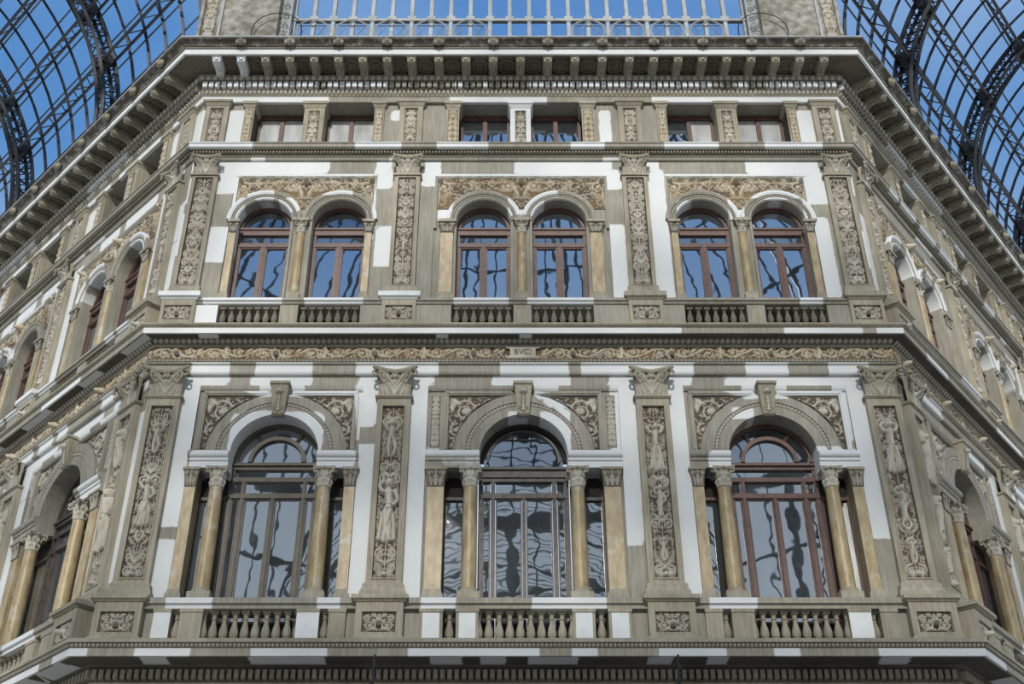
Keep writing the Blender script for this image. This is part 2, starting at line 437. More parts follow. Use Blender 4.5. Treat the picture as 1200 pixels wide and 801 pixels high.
def arabesque(W, H, seed):
    """broad plaque: central mask, mirrored scrolls"""
    rnd = random.Random(seed); c = Carve(); R = H * .27
    c.spiral(W * .27, H * .36, R, PI, 1.4, 1, H * .05); c.spiral(W * .36, H * .76, R * .6, 0, 1.3, -1, H * .045)
    c.leaf(.02, H * .12, .3, W * .3, H * .15, .4); c.leaf(W * .08, H * .75, .9, W * .2, H * .14, -.9); c.leaf(W * .1, H * .4, 1.2, W * .2, H * .12, -.5)
    c.fill(.03, W / 2, .02, H - .02, seed, 26, .05, .5)
    c.mirror(); c.mask(0, H * (.5 if seed % 2 else .42), H * .16); c.leaf(0, H * .7, 1.57, H * .25, H * .12, 0)
    return [d for d in c.d if abs(d[0]) < W / 2 - .01 and .01 < d[1] < H - .01]

def egg_wave(pitch, amp, z0, z1):
    def f(X, Z):
        u = (X / pitch) % 1.0 - .5; v = (Z - (z0 + z1) / 2) / ((z1 - z0) / 2)
        egg = np.sqrt(np.maximum(0, 1 - (u / .36) ** 2 - (v / .95) ** 2)); dart = np.where(np.abs(u) > .44, .5 * (1 - np.abs(v)), 0)
        return amp * np.maximum(egg, dart)
    return f
def egg_strip(name, x0, x1, out, z0, z1, pitch, amp, slope=0., mat='relief_grey'):
    return relief_mesh(name, x1 - x0, z1 - z0, [], pitch / 6, mat, x0=x0, z0=z0, wave=egg_wave(pitch, amp, z0, z1),
                       warp=lambda X, Y, Z: (X, Y - out - slope * (Z - z0) / (z1 - z0), Z))
def bead_arc(name, xc, zc, r0, r1, out, amp, pitch, mat='relief_grey'):
    L = PI * (r0 + r1) / 2
    return relief_mesh(name, L, r1 - r0, [], pitch / 5, mat, x0=0, z0=0, wave=egg_wave(pitch, amp, 0, r1 - r0),
                       warp=lambda X, Y, Z: (xc + (r0 + Z) * np.cos(PI - X / L * PI), Y - out, zc + (r0 + Z) * np.sin(PI - X / L * PI)))

# ---------------------------------------------------------------- fresh white paint: rectangles on each layer, as signed distance
def boxes_w(bx):
    def f(X, Z, O=None):
        w = np.full(X.shape, -.2)
        for b in bx:
            if len(b) == 2: d = np.minimum(X - b[0], b[1] - X)
            else: d = np.minimum(np.minimum(X - b[0], b[1] - X), np.minimum(Z - b[2], b[3] - Z))
            w = np.maximum(w, d)
        return np.clip(w, -.2, .2)
    return f
def const_w(v): return lambda X, Z, O=None: np.full(X.shape, v)
FW = {'base_fascia': [(-7.77, -7.16), (-6.42, -5.48), (-4.52, -3.24), (-1.95, 0.23), (0.74, 1.19), (2.15, 3.29), (4.04, 4.5), (5.75, 7.86)],
 'base_soffit': [(-7.87, -7.45), (-6.36, -5.89), (-4.58, -3.3), (-1.6, -1.04), (-0.77, -0.32), (0.02, 0.87), (1.99, 2.43), (2.97, 3.35), (5.82, 6.35)],
 'fa': [(-6.46, -5.68), (-5.21, -4.07), (-3.26, -1.62), (-0.46, 0.91), (1.11, 3.33), (4.31, 5.17), (5.92, 6.74)],
 'mid': [(-7.9, 3.11), (5.07, 6.63), (6.87, 8.2)], 'midsoffit': [(-6.35, -5.94), (-1.71, -1.45), (-0.08, 0.19), (7.96, 8.29)],
 'ufa': [(-5.94, -5.6), (-2.9, -2.8), (1.78, 2.34)],
 'attic': [(-7.9, -4.34), (-1.63, 0.62), (2.97, 8.2)], 'sill': [(-7.9, -5.88), (-3.66, -2.61), (-1.86, -0.7), (1.08, 1.85), (3.14, 4.36), (5.34, 6.65)],
 'usill': [(-6.4, -4.79), (-4.38, -3.17), (-1.38, -0.26), (0.08, 1.44), (5.53, 6.02)], 'rail': [(-6.11, -5.29), (-3.55, -3.12), (-1.79, -1.17), (0.09, 1.39), (3.1, 3.94)],
 'dentil': [(-7.6, -4.6), (-4.4, -3.0), (-1.5, -1.3), (-.9, -.7), (.2, 4.4), (4.9, 5.2), (5.6, 7.6)],
 'wall': [(-7.86, -6.06, 11.08, 14.1), (-7.45, -6.07, 9.66, 10.87), (-3.25, -2.76, 13.15, 14.1), (-3.21, -2.63, 9.66, 12.81), (-2.17, -1.75, 9.66, 14.1), (1.6, 2.16, 10.72, 14.1), (2.62, 3.14, 9.66, 14.1), (5.89, 6.61, 10.85, 14.1),
          (-6.81, -5.66, 14.05, 14.35), (-5.3, -4.06, 14.05, 14.35), (-3.2, -1.7, 14.05, 14.35), (-0.63, 0.94, 14.05, 14.35), (1.65, 3.29, 14.05, 14.35), (3.88, 6.55, 14.05, 14.35),
          (-7.21, -6.95, 18.64, 19.65), (-7.38, -6.99, 17.25, 18.4), (-6.67, -6.15, 18.93, 19.65), (-6.63, -6.06, 17.07, 18.05), (-3.21, -2.77, 19.07, 19.65), (-3.09, -2.66, 16.96, 18.07), (-2.17, -1.72, 19.14, 19.65), (1.76, 2.23, 19.05, 19.65), (1.65, 2.2, 16.11, 18.12), (2.61, 3.13, 16.11, 19.65), (6.11, 6.7, 18.64, 19.65), (5.9, 6.52, 16.11, 18.31), (6.92, 7.27, 16.92, 17.93), (6.95, 7.23, 18.88, 19.86),
          (-7.25, -4.17, 19.5, 19.95), (-3.18, -2.81, 19.5, 19.95), (-2.12, -1.74, 19.5, 19.95), (-0.16, 2.01, 19.5, 19.95), (2.72, 3.04, 19.5, 19.95), (4.9, 6.53, 19.5, 19.95),
          (-7.3, -7.1, 20.3, 21.45), (-6.6, -6.2, 20.3, 21.45), (-2.95, -2.7, 21.1, 21.45), (6.2, 6.6, 20.3, 21.45), (7.05, 7.3, 20.3, 21.45), (1.75, 2.05, 20.3, 21.45), (-7.0, -6.2, 15.3, 15.9)],
 'sur': [(-6.2, -5.35, 12.2, 12.62), (-3.93, -3.1, 12.2, 12.62), (-5.35, -4.75, 13.30, 13.52), (-4.55, -3.85, 13.1, 13.5), (-5.55, -3.75, 12.6, 13.45), (-5.1, -4.2, 13.8, 14.2), (-3.25, -3.0, 12.9, 14.2),
         (-1.6, -.8, 12.27, 12.42), (-1.9, -.8, 12.44, 12.66), (-1.9, -1.6, 12.6, 12.78), (.3, .9, 12.6, 13.5), (-.3, .1, 13.3, 13.5), (.75, 1.9, 12.2, 12.62), (.2, .7, 13.75, 14.2), (1.65, 1.9, 12.6, 14.2), (.4, .9, 13.55, 13.8),
         (3.4, 3.95, 12.2, 12.62), (5.4, 6.3, 12.2, 12.75), (4.2, 5.1, 13.75, 14.2), (3.95, 4.4, 13.3, 13.6), (5.95, 6.25, 12.9, 14.2)],
 'usur': [(-6.3, -6.05, 17.6, 19.6), (-6.2, -5.9, 17.9, 18.8), (-5.9, -5.3, 18.75, 19.1), (-4.4, -3.6, 18.85, 19.1), (-5.2, -4.7, 18.4, 18.8), (-6.2, -3.1, 19.42, 19.6), (-1.9, 1.9, 19.42, 19.6), (-1.8, -1.45, 18.2, 18.8), (-.3, .5, 18.3, 19.1), (.3, .8, 18.8, 19.1),
          (3.1, 6.3, 19.42, 19.6), (6.0, 6.3, 17.6, 19.6), (4.4, 4.75, 18.2, 18.9), (4.6, 6.0, 18.75, 19.1), (3.3, 3.8, 18.3, 18.75), (-3.2, -3.0, 17.7, 18.6)]}
def wing_w(side, seed):
    r = random.Random(seed); W = {}
    a, b = (-18, 0) if side < 0 else (0, 18)
    def runs(p, lo, hi):
        out = []; x = a - 1
        while x < b + 1:
            l = r.uniform(lo, hi)
            if r.random() < p: out.append((x, x + l * .8))
            x += l
        return out
    dens = .7 if side < 0 else .35
    for k in ('base_fascia', 'mid', 'attic'): W[k] = runs(.7, 1.2, 3)
    for k in ('fa', 'ufa', 'sill', 'usill', 'rail', 'base_soffit', 'midsoffit'): W[k] = runs(dens * .7, .5, 1.6)
    W['dentil'] = runs(.6, 1, 3)
    wl = []
    for p in (.5, 5.41, 10.32, 15.23):
        for sg in (-1, 1):
            x = (p if side > 0 else -p) + sg * .46
            for (z0, z1) in ((9.7, 14.1), (16.1, 19.65), (20.3, 21.45)):
                z = z0
                while z < z1:
                    l = r.uniform(.6, 2.4)
                    if r.random() < dens: wl.append((x - .25, x + .25, z, min(z1, z + l)))
                    z += l
    for z in (14.05, 19.55):
        for q in runs(dens, .8, 2): wl.append((q[0], q[1], z, z + .35))
    W['wall'] = wl
    W['sur'] = [(q[0], q[1], r.choice((12.2, 12.2, 13.2)), r.choice((12.62, 12.62, 13.6))) for q in runs(.6, .7, 1.6)] + [(q[0], q[1], 13.95, 14.2) for q in runs(.5, 1, 3)]
    W['usur'] = [(q[0], q[1], 18.3, 19.1) for q in runs(.4, .4, 1.2)] + [(q[0], q[1], 19.42, 19.6) for q in runs(.6, 1, 3)]
    return W

def mk_wf(W): return {k: boxes_w(v) for k, v in W.items()}
CORN = 7.2
def frame_matrix(kind):
    if kind == 'front': return Matrix.Translation((.345, 20, 0))
    s = -1 if kind == 'left' else 1
    a = math.radians(45.5 if s < 0 else 51.0)
    d = Vector((s * math.cos(a), math.sin(a), 0)); n = Vector((s * math.sin(a), -math.cos(a), 0))
    xax = -d if s < 0 else d
    M = Matrix.Identity(4)
    for i in range(3): M[i][0] = xax[i]; M[i][1] = -n[i]; M[i][2] = (0, 0, 1)[i]
    return Matrix.Translation((.345 + s * CORN, 20, 0)) @ M
mLt, mRt = math.tan(math.radians(45.5 / 2)), math.tan(math.radians(51 / 2))
WP = [.5, 5.41, 10.32, 15.23]; WB = [2.955, 7.865, 12.775]
FACES = [
    Face('front', frame_matrix('front'), -CORN, CORN, [-6.85, -2.46, 2.46, 6.85], [(-4.655, 's'), (0, 'c'), (4.655, 's')], mLt, mRt,
         {'bay': ['left front bay', 'centre front bay', 'right front bay'],
          'pil': ['left corner of front', 'between left and centre front bays', 'between centre and right front bays', 'right corner of front'], 'all': 'front facade'}, mk_wf(FW)),
    Face('left', frame_matrix('left'), -16.2, 0, [-p for p in WP], [(-b, 'c') for b in WB], 0, mLt,
         {'bay': ['left wing, nearest corner', 'second bay, left wing', 'third bay, left wing'],
          'pil': ['first from corner, left wing', 'second from corner, left wing', 'third from corner, left wing', 'fourth from corner, left wing'], 'all': 'left wing'}, mk_wf(wing_w(-1, 5))),
    Face('right', frame_matrix('right'), 0, 16.2, WP[:], [(b, 'c') for b in WB], mRt, 0,
         {'bay': ['right wing, nearest corner', 'second bay, right wing', 'third bay, right wing'],
          'pil': ['first from corner, right wing', 'second from corner, right wing', 'third from corner, right wing', 'fourth from corner, right wing'], 'all': 'right wing'}, mk_wf(wing_w(1, 9))),
]
ST = {'c': dict(rh=1.83, mp=(1.47, 1.77), uh=1.86, um=(1.44, 1.70), p2=(1.40, 1.79), ah=1.38, st=.14),
      's': dict(rh=1.57, mp=(1.36, 1.56), uh=1.535, um=(1.36, 1.50), p2=(1.33, 1.62), ah=1.36, st=.11)}

# ================================================================ ground and walls (the setting)
fl = MB(); fl.box(-60, 60, -60, 60, -.2, 0)
o = bpy.data.objects.new('floor', fl.mesh('floor', 'floor')); COL.objects.link(o); o['kind'] = 'structure'

def build_wall(F):
    holes = []
    for xc, s in F.bays:
        S = ST[s]
        holes += [(xc - S['rh'], xc + S['rh'], 8.86, 14.08), (xc - S['uh'], xc + S['uh'], 15.3, 19.5), (xc - S['ah'], xc + S['ah'], 20.22, 21.62)]
    z0, z1 = 7.2, 22.7
    xs = {F.x0, F.x1}; zs = {z0, z1}
    for h in holes: xs |= {h[0], h[1]}; zs |= {h[2], h[3]}
    def fine(v, st):
        v = sorted(v); out = []
        for a, b in zip(v[:-1], v[1:]):
            k = max(1, int(math.ceil((b - a) / st))); out += [a + (b - a) * i / k for i in range(k)]
        return out + [v[-1]]
    xs, zs = fine(xs, .12), fine(zs, .12)
    m = MB(); n = len(zs)
    m.v = [(x, 0., z) for x in xs for z in zs]
    for i in range(len(xs) - 1):
        cx = (xs[i] + xs[i + 1]) / 2
        hh = [h for h in holes if h[0] < cx < h[1]]
        for j in range(n - 1):
            cz = (zs[j] + zs[j + 1]) / 2
            if any(h[2] < cz < h[3] for h in hh): continue
            m.f.append((i * n + j, (i + 1) * n + j, (i + 1) * n + j + 1, i * n + j + 1))
    for x0, x1, a, b in holes:
        for (p, q) in (((x0, a), (x0, b)), ((x1, a), (x1, b)), ((x0, b), (x1, b)), ((x0, a), (x1, a))):
            m.quad((p[0], 0, p[1]), (q[0], 0, q[1]), (q[0], .5, q[1]), (p[0], .5, p[1]))
    m.box(F.x0, F.x1, -.5, 0., 0, 7.2)
    o = bpy.data.objects.new('wall_' + F.key, m.mesh('wall', 'plaster', F.wf['wall'])); COL.objects.link(o)
    o.matrix_world = F.mat; o['kind'] = 'structure'
    return o
for F in FACES: build_wall(F)
# roof slab of the corner block, and the backs of its wings
sl = MB()
P0 = FACES[1].mat @ Vector((-16.2, 0, 0)); P1 = FACES[0].mat @ Vector((-CORN, 0, 0)); P2 = FACES[0].mat @ Vector((CORN, 0, 0)); P3 = FACES[2].mat @ Vector((16.2, 0, 0))
for z in (22.45, 22.65):
    for p in (P0, P1, P2, P3): sl.v.append((p.x, p.y, z))
sl.f += [(0, 1, 2, 3), (7, 6, 5, 4), (0, 3, 7, 4)]
o = bpy.data.objects.new('roof_slab', sl.mesh('roof_slab', 'dirty')); COL.objects.link(o); o['kind'] = 'structure'

# ================================================================ cornices and bands
def build_bands(F):
    a, b, mL, mR, wf = F.x0, F.x1, F.mL, F.mR, F.wf
    W = F.place['all']
    def P(root, name, prof, key=None, mat='stone', label=None, kind=None):
        m = MB(); m.mould(a, b, prof, mL, mR)
        return part(root, name, m.mesh(name, mat if mat == 'soffit' else 'plaster' if key else mat, wf[key] if key else None), label=label, kind=kind)
    def dentils(root, pitch, w, o0, o1, z0, z1, key=None, name='dentil_row'):
        m = MB(); x = a - mL * o0 + pitch / 2
        while x < b + mR * o0:
            m.box(x - w / 2, x + w / 2, o0, o1, z0, z1); x += pitch
        return part(root, name, m.mesh(name, 'plaster' if key else 'stone', wf[key] if key else None), kind='stuff')
    def eggs(root, out, z0, z1, pitch, amp, slope=0., mat='relief_grey', name='egg_moulding'):
        L = b - a + (mL + mR) * out
        me = shared(('egg', round(L, 2), out, z0, z1, pitch), lambda: egg_strip(name, -L / 2, L / 2, 0, 0, z1 - z0, pitch, amp, slope, mat))
        return part(root, name, me, ((a - mL * out + b + mR * out) / 2, out, z0), kind='stuff')
    # --- base cornice carrying the lower balustrade
    t = thing(F, 'balcony_cornice', 'balcony cornice with square dentils at foot of the ' + W, 'cornice')
    P(t, 'lower_moulding', [(0, 7.5), (.06, 7.5), (.06, 7.86), (.09, 7.88), (.09, 7.98), (.05, 8.0), (.05, 8.05), (.12, 8.1), (.12, 8.17), (.07, 8.2), (.07, 8.24), (0, 8.24)])
    P(t, 'dentil_backing', [(.0, 8.24), (.06, 8.24), (.06, 8.46), (.2, 8.50), (0, 8.50)], None, 'dirty')
    dentils(t, .118, .072, .06, .17, 8.28, 8.43)
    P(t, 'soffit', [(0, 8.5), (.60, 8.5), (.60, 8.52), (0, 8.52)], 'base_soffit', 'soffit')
    P(t, 'fascia', [(.60, 8.49), (.65, 8.49), (.65, 8.62), (.58, 8.62)], 'base_fascia', label='front band with patches of white paint')
    eggs(t, .66, 8.62, 8.69, .07, .02, .03)
    P(t, 'top_ledge', [(.6, 8.62), (.655, 8.62), (.68, 8.69), (.72, 8.70), (.72, 8.75), (.66, 8.79), (0, 8.80), (0, 8.62)], None, 'stone')
    # --- architrave, carved frieze and middle cornice
    t = thing(F, 'architrave', 'two-step architrave band above the lower arches of the ' + W, 'architrave', (0, 0, 0))
    P(t, 'lower_band', [(0, 14.30), (.07, 14.30), (.09, 14.33), (.09, 14.36), (.0, 14.36)], 'fa')
    P(t, 'upper_band', [(.0, 14.35), (.07, 14.35), (.07, 14.50), (.12, 14.52), (.12, 14.54), (0, 14.54)], 'fa')
    eggs(t, .12, 14.54, 14.60, .08, .025, .02)
    t = thing(F, 'frieze', 'long carved scroll frieze with figures' + (' and lettered plaque' if F.key == 'front' else '') + ' across the ' + W, 'frieze')
    L = b - a
    L = b - a + (mL + mR) * .10
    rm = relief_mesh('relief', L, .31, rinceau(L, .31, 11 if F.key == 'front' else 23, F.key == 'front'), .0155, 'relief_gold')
    part(t, 'carved_relief', rm, ((a - mL * .1 + b + mR * .1) / 2, .10, 14.61))
    P(t, 'lower_fillet', [(0, 14.59), (.10, 14.59), (.14, 14.62), (.10, 14.63), (0, 14.63)])
    P(t, 'upper_fillet', [(0, 14.90), (.11, 14.90), (.13, 14.93), (.13, 14.95), (0, 14.95)])
    if F.key == 'front':
        m = MB(); m.box(-.25, .25, .09, .155, 14.64, 14.88)
        for sx in (-1, 1):
            for z in (14.67, 14.85): m.tube([(sx * .24, -.14, z), (sx * .34, -.15, z + (.03 if z > 14.7 else -.02)), (sx * .33, -.15, z + (.0 if z > 14.7 else .03))], .018, 6)
        m.box(-.33, .33, .09, .15, 14.86, 14.90); m.box(-.33, .33, .09, .15, 14.62, 14.66)
        part(t, 'plaque', set_h(m.mesh('plaque', 'relief_grey')), label='pale stone scroll plaque with raised letters')
        cu = bpy.data.curves.new('lettering', 'FONT'); cu.body = 'BVCI'; cu.size = .17; cu.extrude = .008; cu.align_x = 'CENTER'; cu.align_y = 'CENTER'
        tmp = bpy.data.objects.new('tmp', cu); me = bpy.data.meshes.new_from_object(tmp); bpy.data.objects.remove(tmp); me.materials.clear(); me.materials.append(MT['dirty'])
        lo = bpy.data.objects.new('lettering', me); COL.objects.link(lo); lo.parent = t; lo.location = (0, -.16, 14.76); lo.rotation_euler = (PI / 2, 0, 0)
    t = thing(F, 'middle_cornice', 'white-edged cornice between the two storeys of the ' + W, 'cornice')
    P(t, 'bed_moulding', [(0, 14.95), (.10, 14.95), (.12, 14.99), (.2, 15.01), (.2, 15.04), (0, 15.04)], None, 'dirty')
    eggs(t, .13, 14.95, 15.03, .11, .04, .10, 'relief_grey')
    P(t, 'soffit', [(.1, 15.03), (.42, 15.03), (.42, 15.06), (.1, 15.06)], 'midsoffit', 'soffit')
    P(t, 'fascia', [(.41, 15.01), (.45, 15.01), (.45, 15.135), (.4, 15.135)], 'mid', label='white front band')
    P(t, 'top_ledge', [(.3, 15.135), (.455, 15.135), (.50, 15.16), (.52, 15.18), (.52, 15.21), (0, 15.24), (0, 15.135)])
    # --- bands and sill under the attic
    t = thing(F, 'attic_sill_cornice', 'thin moulded string course under the attic windows of the ' + W, 'cornice')
    P(t, 'lower_band', [(0, 19.87), (.05, 19.88), (.07, 19.92), (.0, 19.92)], 'ufa')
    P(t, 'band', [(0, 19.92), (.04, 19.92), (.04, 20.03), (0, 20.03)], 'ufa')
    eggs(t, .05, 19.965, 20.005, .07, .018)
    P(t, 'dentil_backing', [(0, 20.03), (.07, 20.03), (.07, 20.1), (.2, 20.11), (0, 20.11)], None, 'dirty')
    dentils(t, .07, .04, .06, .12, 20.045, 20.095)
    P(t, 'sill', [(0, 20.105), (.19, 20.105), (.22, 20.13), (.22, 20.20), (.25, 20.22), (.25, 20.24), (.0, 20.26)], 'sill')
    # --- crowning cornice
    t = thing(F, 'crowning_cornice', 'deep bracketed top cornice with lion heads crowning the ' + W, 'cornice')
    P(t, 'attic_band', [(0, 21.62), (.08, 21.62), (.08, 21.80), (.0, 21.80)], 'attic', label='plain band, mostly painted white')
    eggs(t, .10, 21.80, 21.92, .10, .04, .06)
    P(t, 'lower_moulding', [(0, 21.79), (.10, 21.79), (.16, 21.93), (0, 21.93)])
    P(t, 'dentil_backing', [(0, 21.93), (.14, 21.93), (.14, 22.11), (.26, 22.13), (0, 22.13)], None, 'dirty')
    dentils(t, .142, .10, .14, .25, 21.945, 22.10, 'dentil')
    eggs(t, .24, 22.12, 22.24, .15, .05, .05, 'relief_grey')
    P(t, 'upper_moulding', [(0, 22.13), (.25, 22.13), (.29, 22.24), (.29, 22.26), (.24, 22.26), (.24, 22.35), (0, 22.35)])
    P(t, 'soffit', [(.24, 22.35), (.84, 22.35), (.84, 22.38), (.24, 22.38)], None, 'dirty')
    P(t, 'corona', [(.82, 22.33), (.87, 22.33), (.87, 22.48), (.82, 22.48)], None, 'white', label='white front band')
    eggs(t, .88, 22.48, 22.525, .06, .02, .02)
    P(t, 'gutter_moulding', [(.6, 22.45), (.86, 22.48), (.9, 22.53), (.92, 22.54), (.94, 22.58), (1.0, 22.62), (1.05, 22.64), (1.05, 22.70), (.4, 22.72)], None, 'soffit')
    P(t, 'top_edge', [(1.0, 22.67), (1.07, 22.67), (1.07, 22.71), (1.0, 22.74)], None, 'iron_pale')
    def modillion(mt='stone'):
        m = MB(); pr = [(.22, 22.35), (.79, 22.35), (.79, 22.25), (.77, 22.20), (.71, 22.18), (.65, 22.20), (.55, 22.235), (.42, 22.235), (.30, 22.20), (.25, 22.22), (.22, 22.26)]
        for sx in (-1, 1): n = len(m.v); m.v += [(sx * .085, -o, z - 22.35) for o, z in pr]; m.f.append(tuple(range(n, n + len(pr))))
        for i in range(len(pr) - 1):
            (o0, z0), (o1, z1) = pr[i], pr[i + 1]
            m.quad((-.085, -o0, z0 - 22.35), (.085, -o0, z0 - 22.35), (.085, -o1, z1 - 22.35), (-.085, -o1, z1 - 22.35))
        m.box(-.11, .11, .24, .82, -.035, 0); m.box(-.10, .10, .3, .805, -.06, -.035)
        for k in range(4): m.ball(0, .36 + k * .1, -.135, .05 - .006 * k, .055, .03, 8, 5)
        m.tube([(-.09, -.74, -.11), (.09, -.74, -.11)], .045, 8)
        m.ball(0, .80, -.09, .05, .02, .04, 8, 5)
        return m.mesh('modillion', mt)
    def coffer():
        m = MB()
        for bx in ((-.16, -.12, .30, .70), (.12, .16, .30, .70), (-.16, .16, .30, .34), (-.16, .16, .66, .70)): m.box(bx[0], bx[1], bx[2], bx[3], -.035, 0)
        for k in range(6):
            q = 2 * PI * k / 6; m.ball(.06 * math.cos(q), .5 + .075 * math.sin(q), -.01, .04, .045, .025, 8, 5)
        m.ball(0, .5, -.02, .03, .03, .03, 8, 5)
        return m.mesh('coffer', 'dirty')
    def lion():
        m = MB(); m.ball(0, .0, 0, .085, .075, .09, 12, 8); m.ball(0, .07, -.025, .045, .05, .04, 10, 6); m.ball(0, .115, -.01, .02, .015, .015, 6, 5)
        for k in range(11):
            q = -.5 + (PI + 1.) * k / 10; m.ball(.095 * math.cos(q), -.0, .095 * math.sin(q), .032, .05, .032, 6, 5)
        for sx in (-1, 1): m.ball(sx * .07, .03, .075, .02, .02, .025, 6, 5); m.ball(sx * .032, .07, .025, .014, .012, .012, 6, 4)
        m.ball(0, .06, -.07, .03, .03, .018, 8, 5)
        return m.mesh('lion_head', 'stone', smooth=True)
    mo, co, li = shared('modillion', modillion), shared('coffer', coffer), shared('lion', lion)
    xs = []
    if F.key == 'front':
        xs = [-6.85 + .54875 * i for i in range(8)] + [-2.46 + .615 * i for i in range(8)] + [2.46 + .54875 * i for i in range(9)]
    else:
        s = 1 if F.key == 'right' else -1
        k = .5
        while k < 15.8: xs.append(s * k); k += .61
        xs.sort()
    for i, x in enumerate(xs):
        wm = F.key == 'front' and i < 2  # two leftmost front brackets: the light on them is put into a white colour
        part(t, 'modillion', shared('modillion_w', lambda: modillion('white')) if wm else mo, (x, 0, 22.35), label='scroll bracket whitened as if sunlit' if wm else None)
        if i + 1 < len(xs): part(t, 'coffer', co, ((x + xs[i + 1]) / 2, 0, 22.35))
        if i % 2 == 1: part(t, 'lion_head', li, (x, 1.0, 22.59))
for F in FACES: build_bands(F)

# ================================================================ columns, pilasters, capitals
def column_capital(h=.36, rb=.12, hw=.2, mat='relief_grey', seed=1):
    NU, NV = 48, 14; pts = []
    m = MB()
    for j in range(NV):
        v = j / (NV - 1); row = []
        for i in range(NU):
            a = 2 * PI * i / NU
            r = rb + (hw * .86 - rb) * max(0, v - .55) ** 1.6 * 2.2
            lob = abs(math.cos(a * 4)); lob2 = abs(math.cos(a * 4 + PI / 2))
            r += .030 * lob ** .6 * math.exp(-((v - .36) / .12) ** 2) + .014 * lob * (v < .36)
            r += .036 * lob2 ** .6 * math.exp(-((v - .66) / .11) ** 2) + .010 * math.cos(a * 16) * (.15 < v < .8) * .6
            row.append((r * math.cos(a), r * math.sin(a), v * h * .88))
        pts.append(row)
    m.grid(pts, NU, NV, True)
    m.lathe([(rb, -.02), (rb + .015, -.012), (rb + .015, .008), (rb, .015)], seg=20)
    for k in range(4):
        a = PI / 4 + k * PI / 2; c, s = math.cos(a), math.sin(a)
        r = hw * 1.12; p = []
        for i in range(14):
            q = i / 13; b = PI * .5 - q * 3.6 * PI / 2; rr = .05 * (1 - .7 * q)
            p.append(((r + rr * math.cos(b)) * c, (r + rr * math.cos(b)) * s, h * .76 + rr * math.sin(b)))
        m.tube([((rb + .03) * c, (rb + .03) * s, h * .5), ((r - .05) * c, (r - .05) * s, h * .8)] + p, .016, 5)
    n = 10; ab = []
    for k in range(4):
        for i in range(n):
            t = i / n; a0 = PI / 4 + k * PI / 2; x0, y0 = math.cos(a0), math.sin(a0); x1, y1 = math.cos(a0 + PI / 2), math.sin(a0 + PI / 2)
            q = 1.38 * hw * (1 - .16 * math.sin(PI * t)); ab.append(((x0 * (1 - t) + x1 * t) * q, (y0 * (1 - t) + y1 * t) * q))
    for za, zb, g in ((h * .88, h * .94, .97), (h * .94, h, 1.05)):
        m.grid([[(x * g, y * g, za) for x, y in ab], [(x * g, y * g, zb) for x, y in ab]], len(ab), 2, True)
        for z in (za, zb): q = len(m.v); m.v += [(x * g, y * g, z) for x, y in ab]; m.f.append(tuple(range(q, q + len(ab))))
    for k in range(4):
        a = k * PI / 2; m.ball(math.cos(a) * hw * .93, math.sin(a) * hw * .93, h * .93, .03, .03, .03, 8, 5)
    return m.mesh('capital', mat, const_w(-.2), smooth=False)

def wide_capital(wb, wt, H, seed, dipk=.12):
    """pilaster capital: flaring carved bell, horned corners with volutes, concave top"""
    c = Carve(); W = 1.0
    c.spiral(.30, H * .70, .13, PI, 1.5, -1, .03); c.leaf(.03, H * .1, 1.1, H * .62, .13, -.8); c.leaf(.20, H * .02, 1.2, H * .5, .12, -.7)
    c.stroke([(.03, H * .42), (.16, H * .62), (.30, H * .86), (.44, H * .96)], .03, .022, 1.1)
    c.leaf(.36, H * .05, 1.4, H * .4, .1, -.5); c.flower(.10, H * .72, .05)
    c.mirror(); c.flower(0, H * .82, .09, 7, 1.3); c.leaf(0, .02, 1.57, H * .6, .15, 0); c.disc(0, H * .5, .05, 1.5)
    def warp(X, Y, Z):
        v = Z / H; w = wb + (wt - wb) * np.clip((v - .35) / .65, 0, 1) ** 1.4
        dip = -dipk * H * np.clip(1 - np.abs(X) / .45, 0, 1) * np.clip((v - .6) / .4, 0, 1)
        return X * 2 * w, Y - (.02 + .12 * v ** 2 + .08 * np.abs(X) * 2 * v ** 2), Z + dip
    me = relief_mesh('capital', 1.0, H, [(x, z, r, h) for x, z, r, h in c.d], .02, 'relief_grey', warp=warp, amp=.9)
    return me
def capital_body(wb, wt, H, zc=.86):
    m = MB()
    for s in (-1, 1):
        m.tube([(0, -.14, H * zc), (s * wt * .35, -.15, H * (zc * .75 + .25)), (s * wt * .72, -.18, H * (zc * .3 + .7)), (s * wt * .99, -.21, H * 1.0)], .05, 6, .036)
        p = []
        for i in range(12):
            q = i / 11; b = PI / 2 - s * q * 5; rr = .085 * H / .57 * (1 - .75 * q); p.append((s * wt * .84 + rr * math.cos(b), -.19 - .02 * q, H * .74 + rr * math.sin(b)))
        m.tube(p, .024, 5)
    m.taper(0, H * .95, (-wb * .98, wb * .98, 0, .02), (-wt * .8, wt * .8, 0, .1))
    return m.mesh('capital_horns', 'stone')

PANEL = {}
def lower_panel(i):
    W, H = .40, 3.46
    figs = [[(.95, .95, 1, False), (2.45, .62, 0, True)], [(.62, 1.25, 1, False), (2.35, .78, 0, True)],
            [(1.15, .62, 1, True), (2.05, 1.0, 0, False), (.3, .45, 0, True)], [(2.0, 1.1, 0, False), (1.05, .72, 1, True), (.25, .5, 0, True)]][i]
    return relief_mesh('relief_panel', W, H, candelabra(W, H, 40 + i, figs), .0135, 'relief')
def upper_panel(i):
    W, H = .36, 2.86
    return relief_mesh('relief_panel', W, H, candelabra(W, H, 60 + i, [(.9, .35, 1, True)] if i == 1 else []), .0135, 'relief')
def attic_panel(i, W=.26, H=.98):
    return relief_mesh('relief_panel', W, H, candelabra(W, H, 80 + i, []), .0135, 'relief')
def plaque(i, W, H):
    return relief_mesh('relief_plaque', W, H, arabesque(W, H, i), .0135, 'relief')
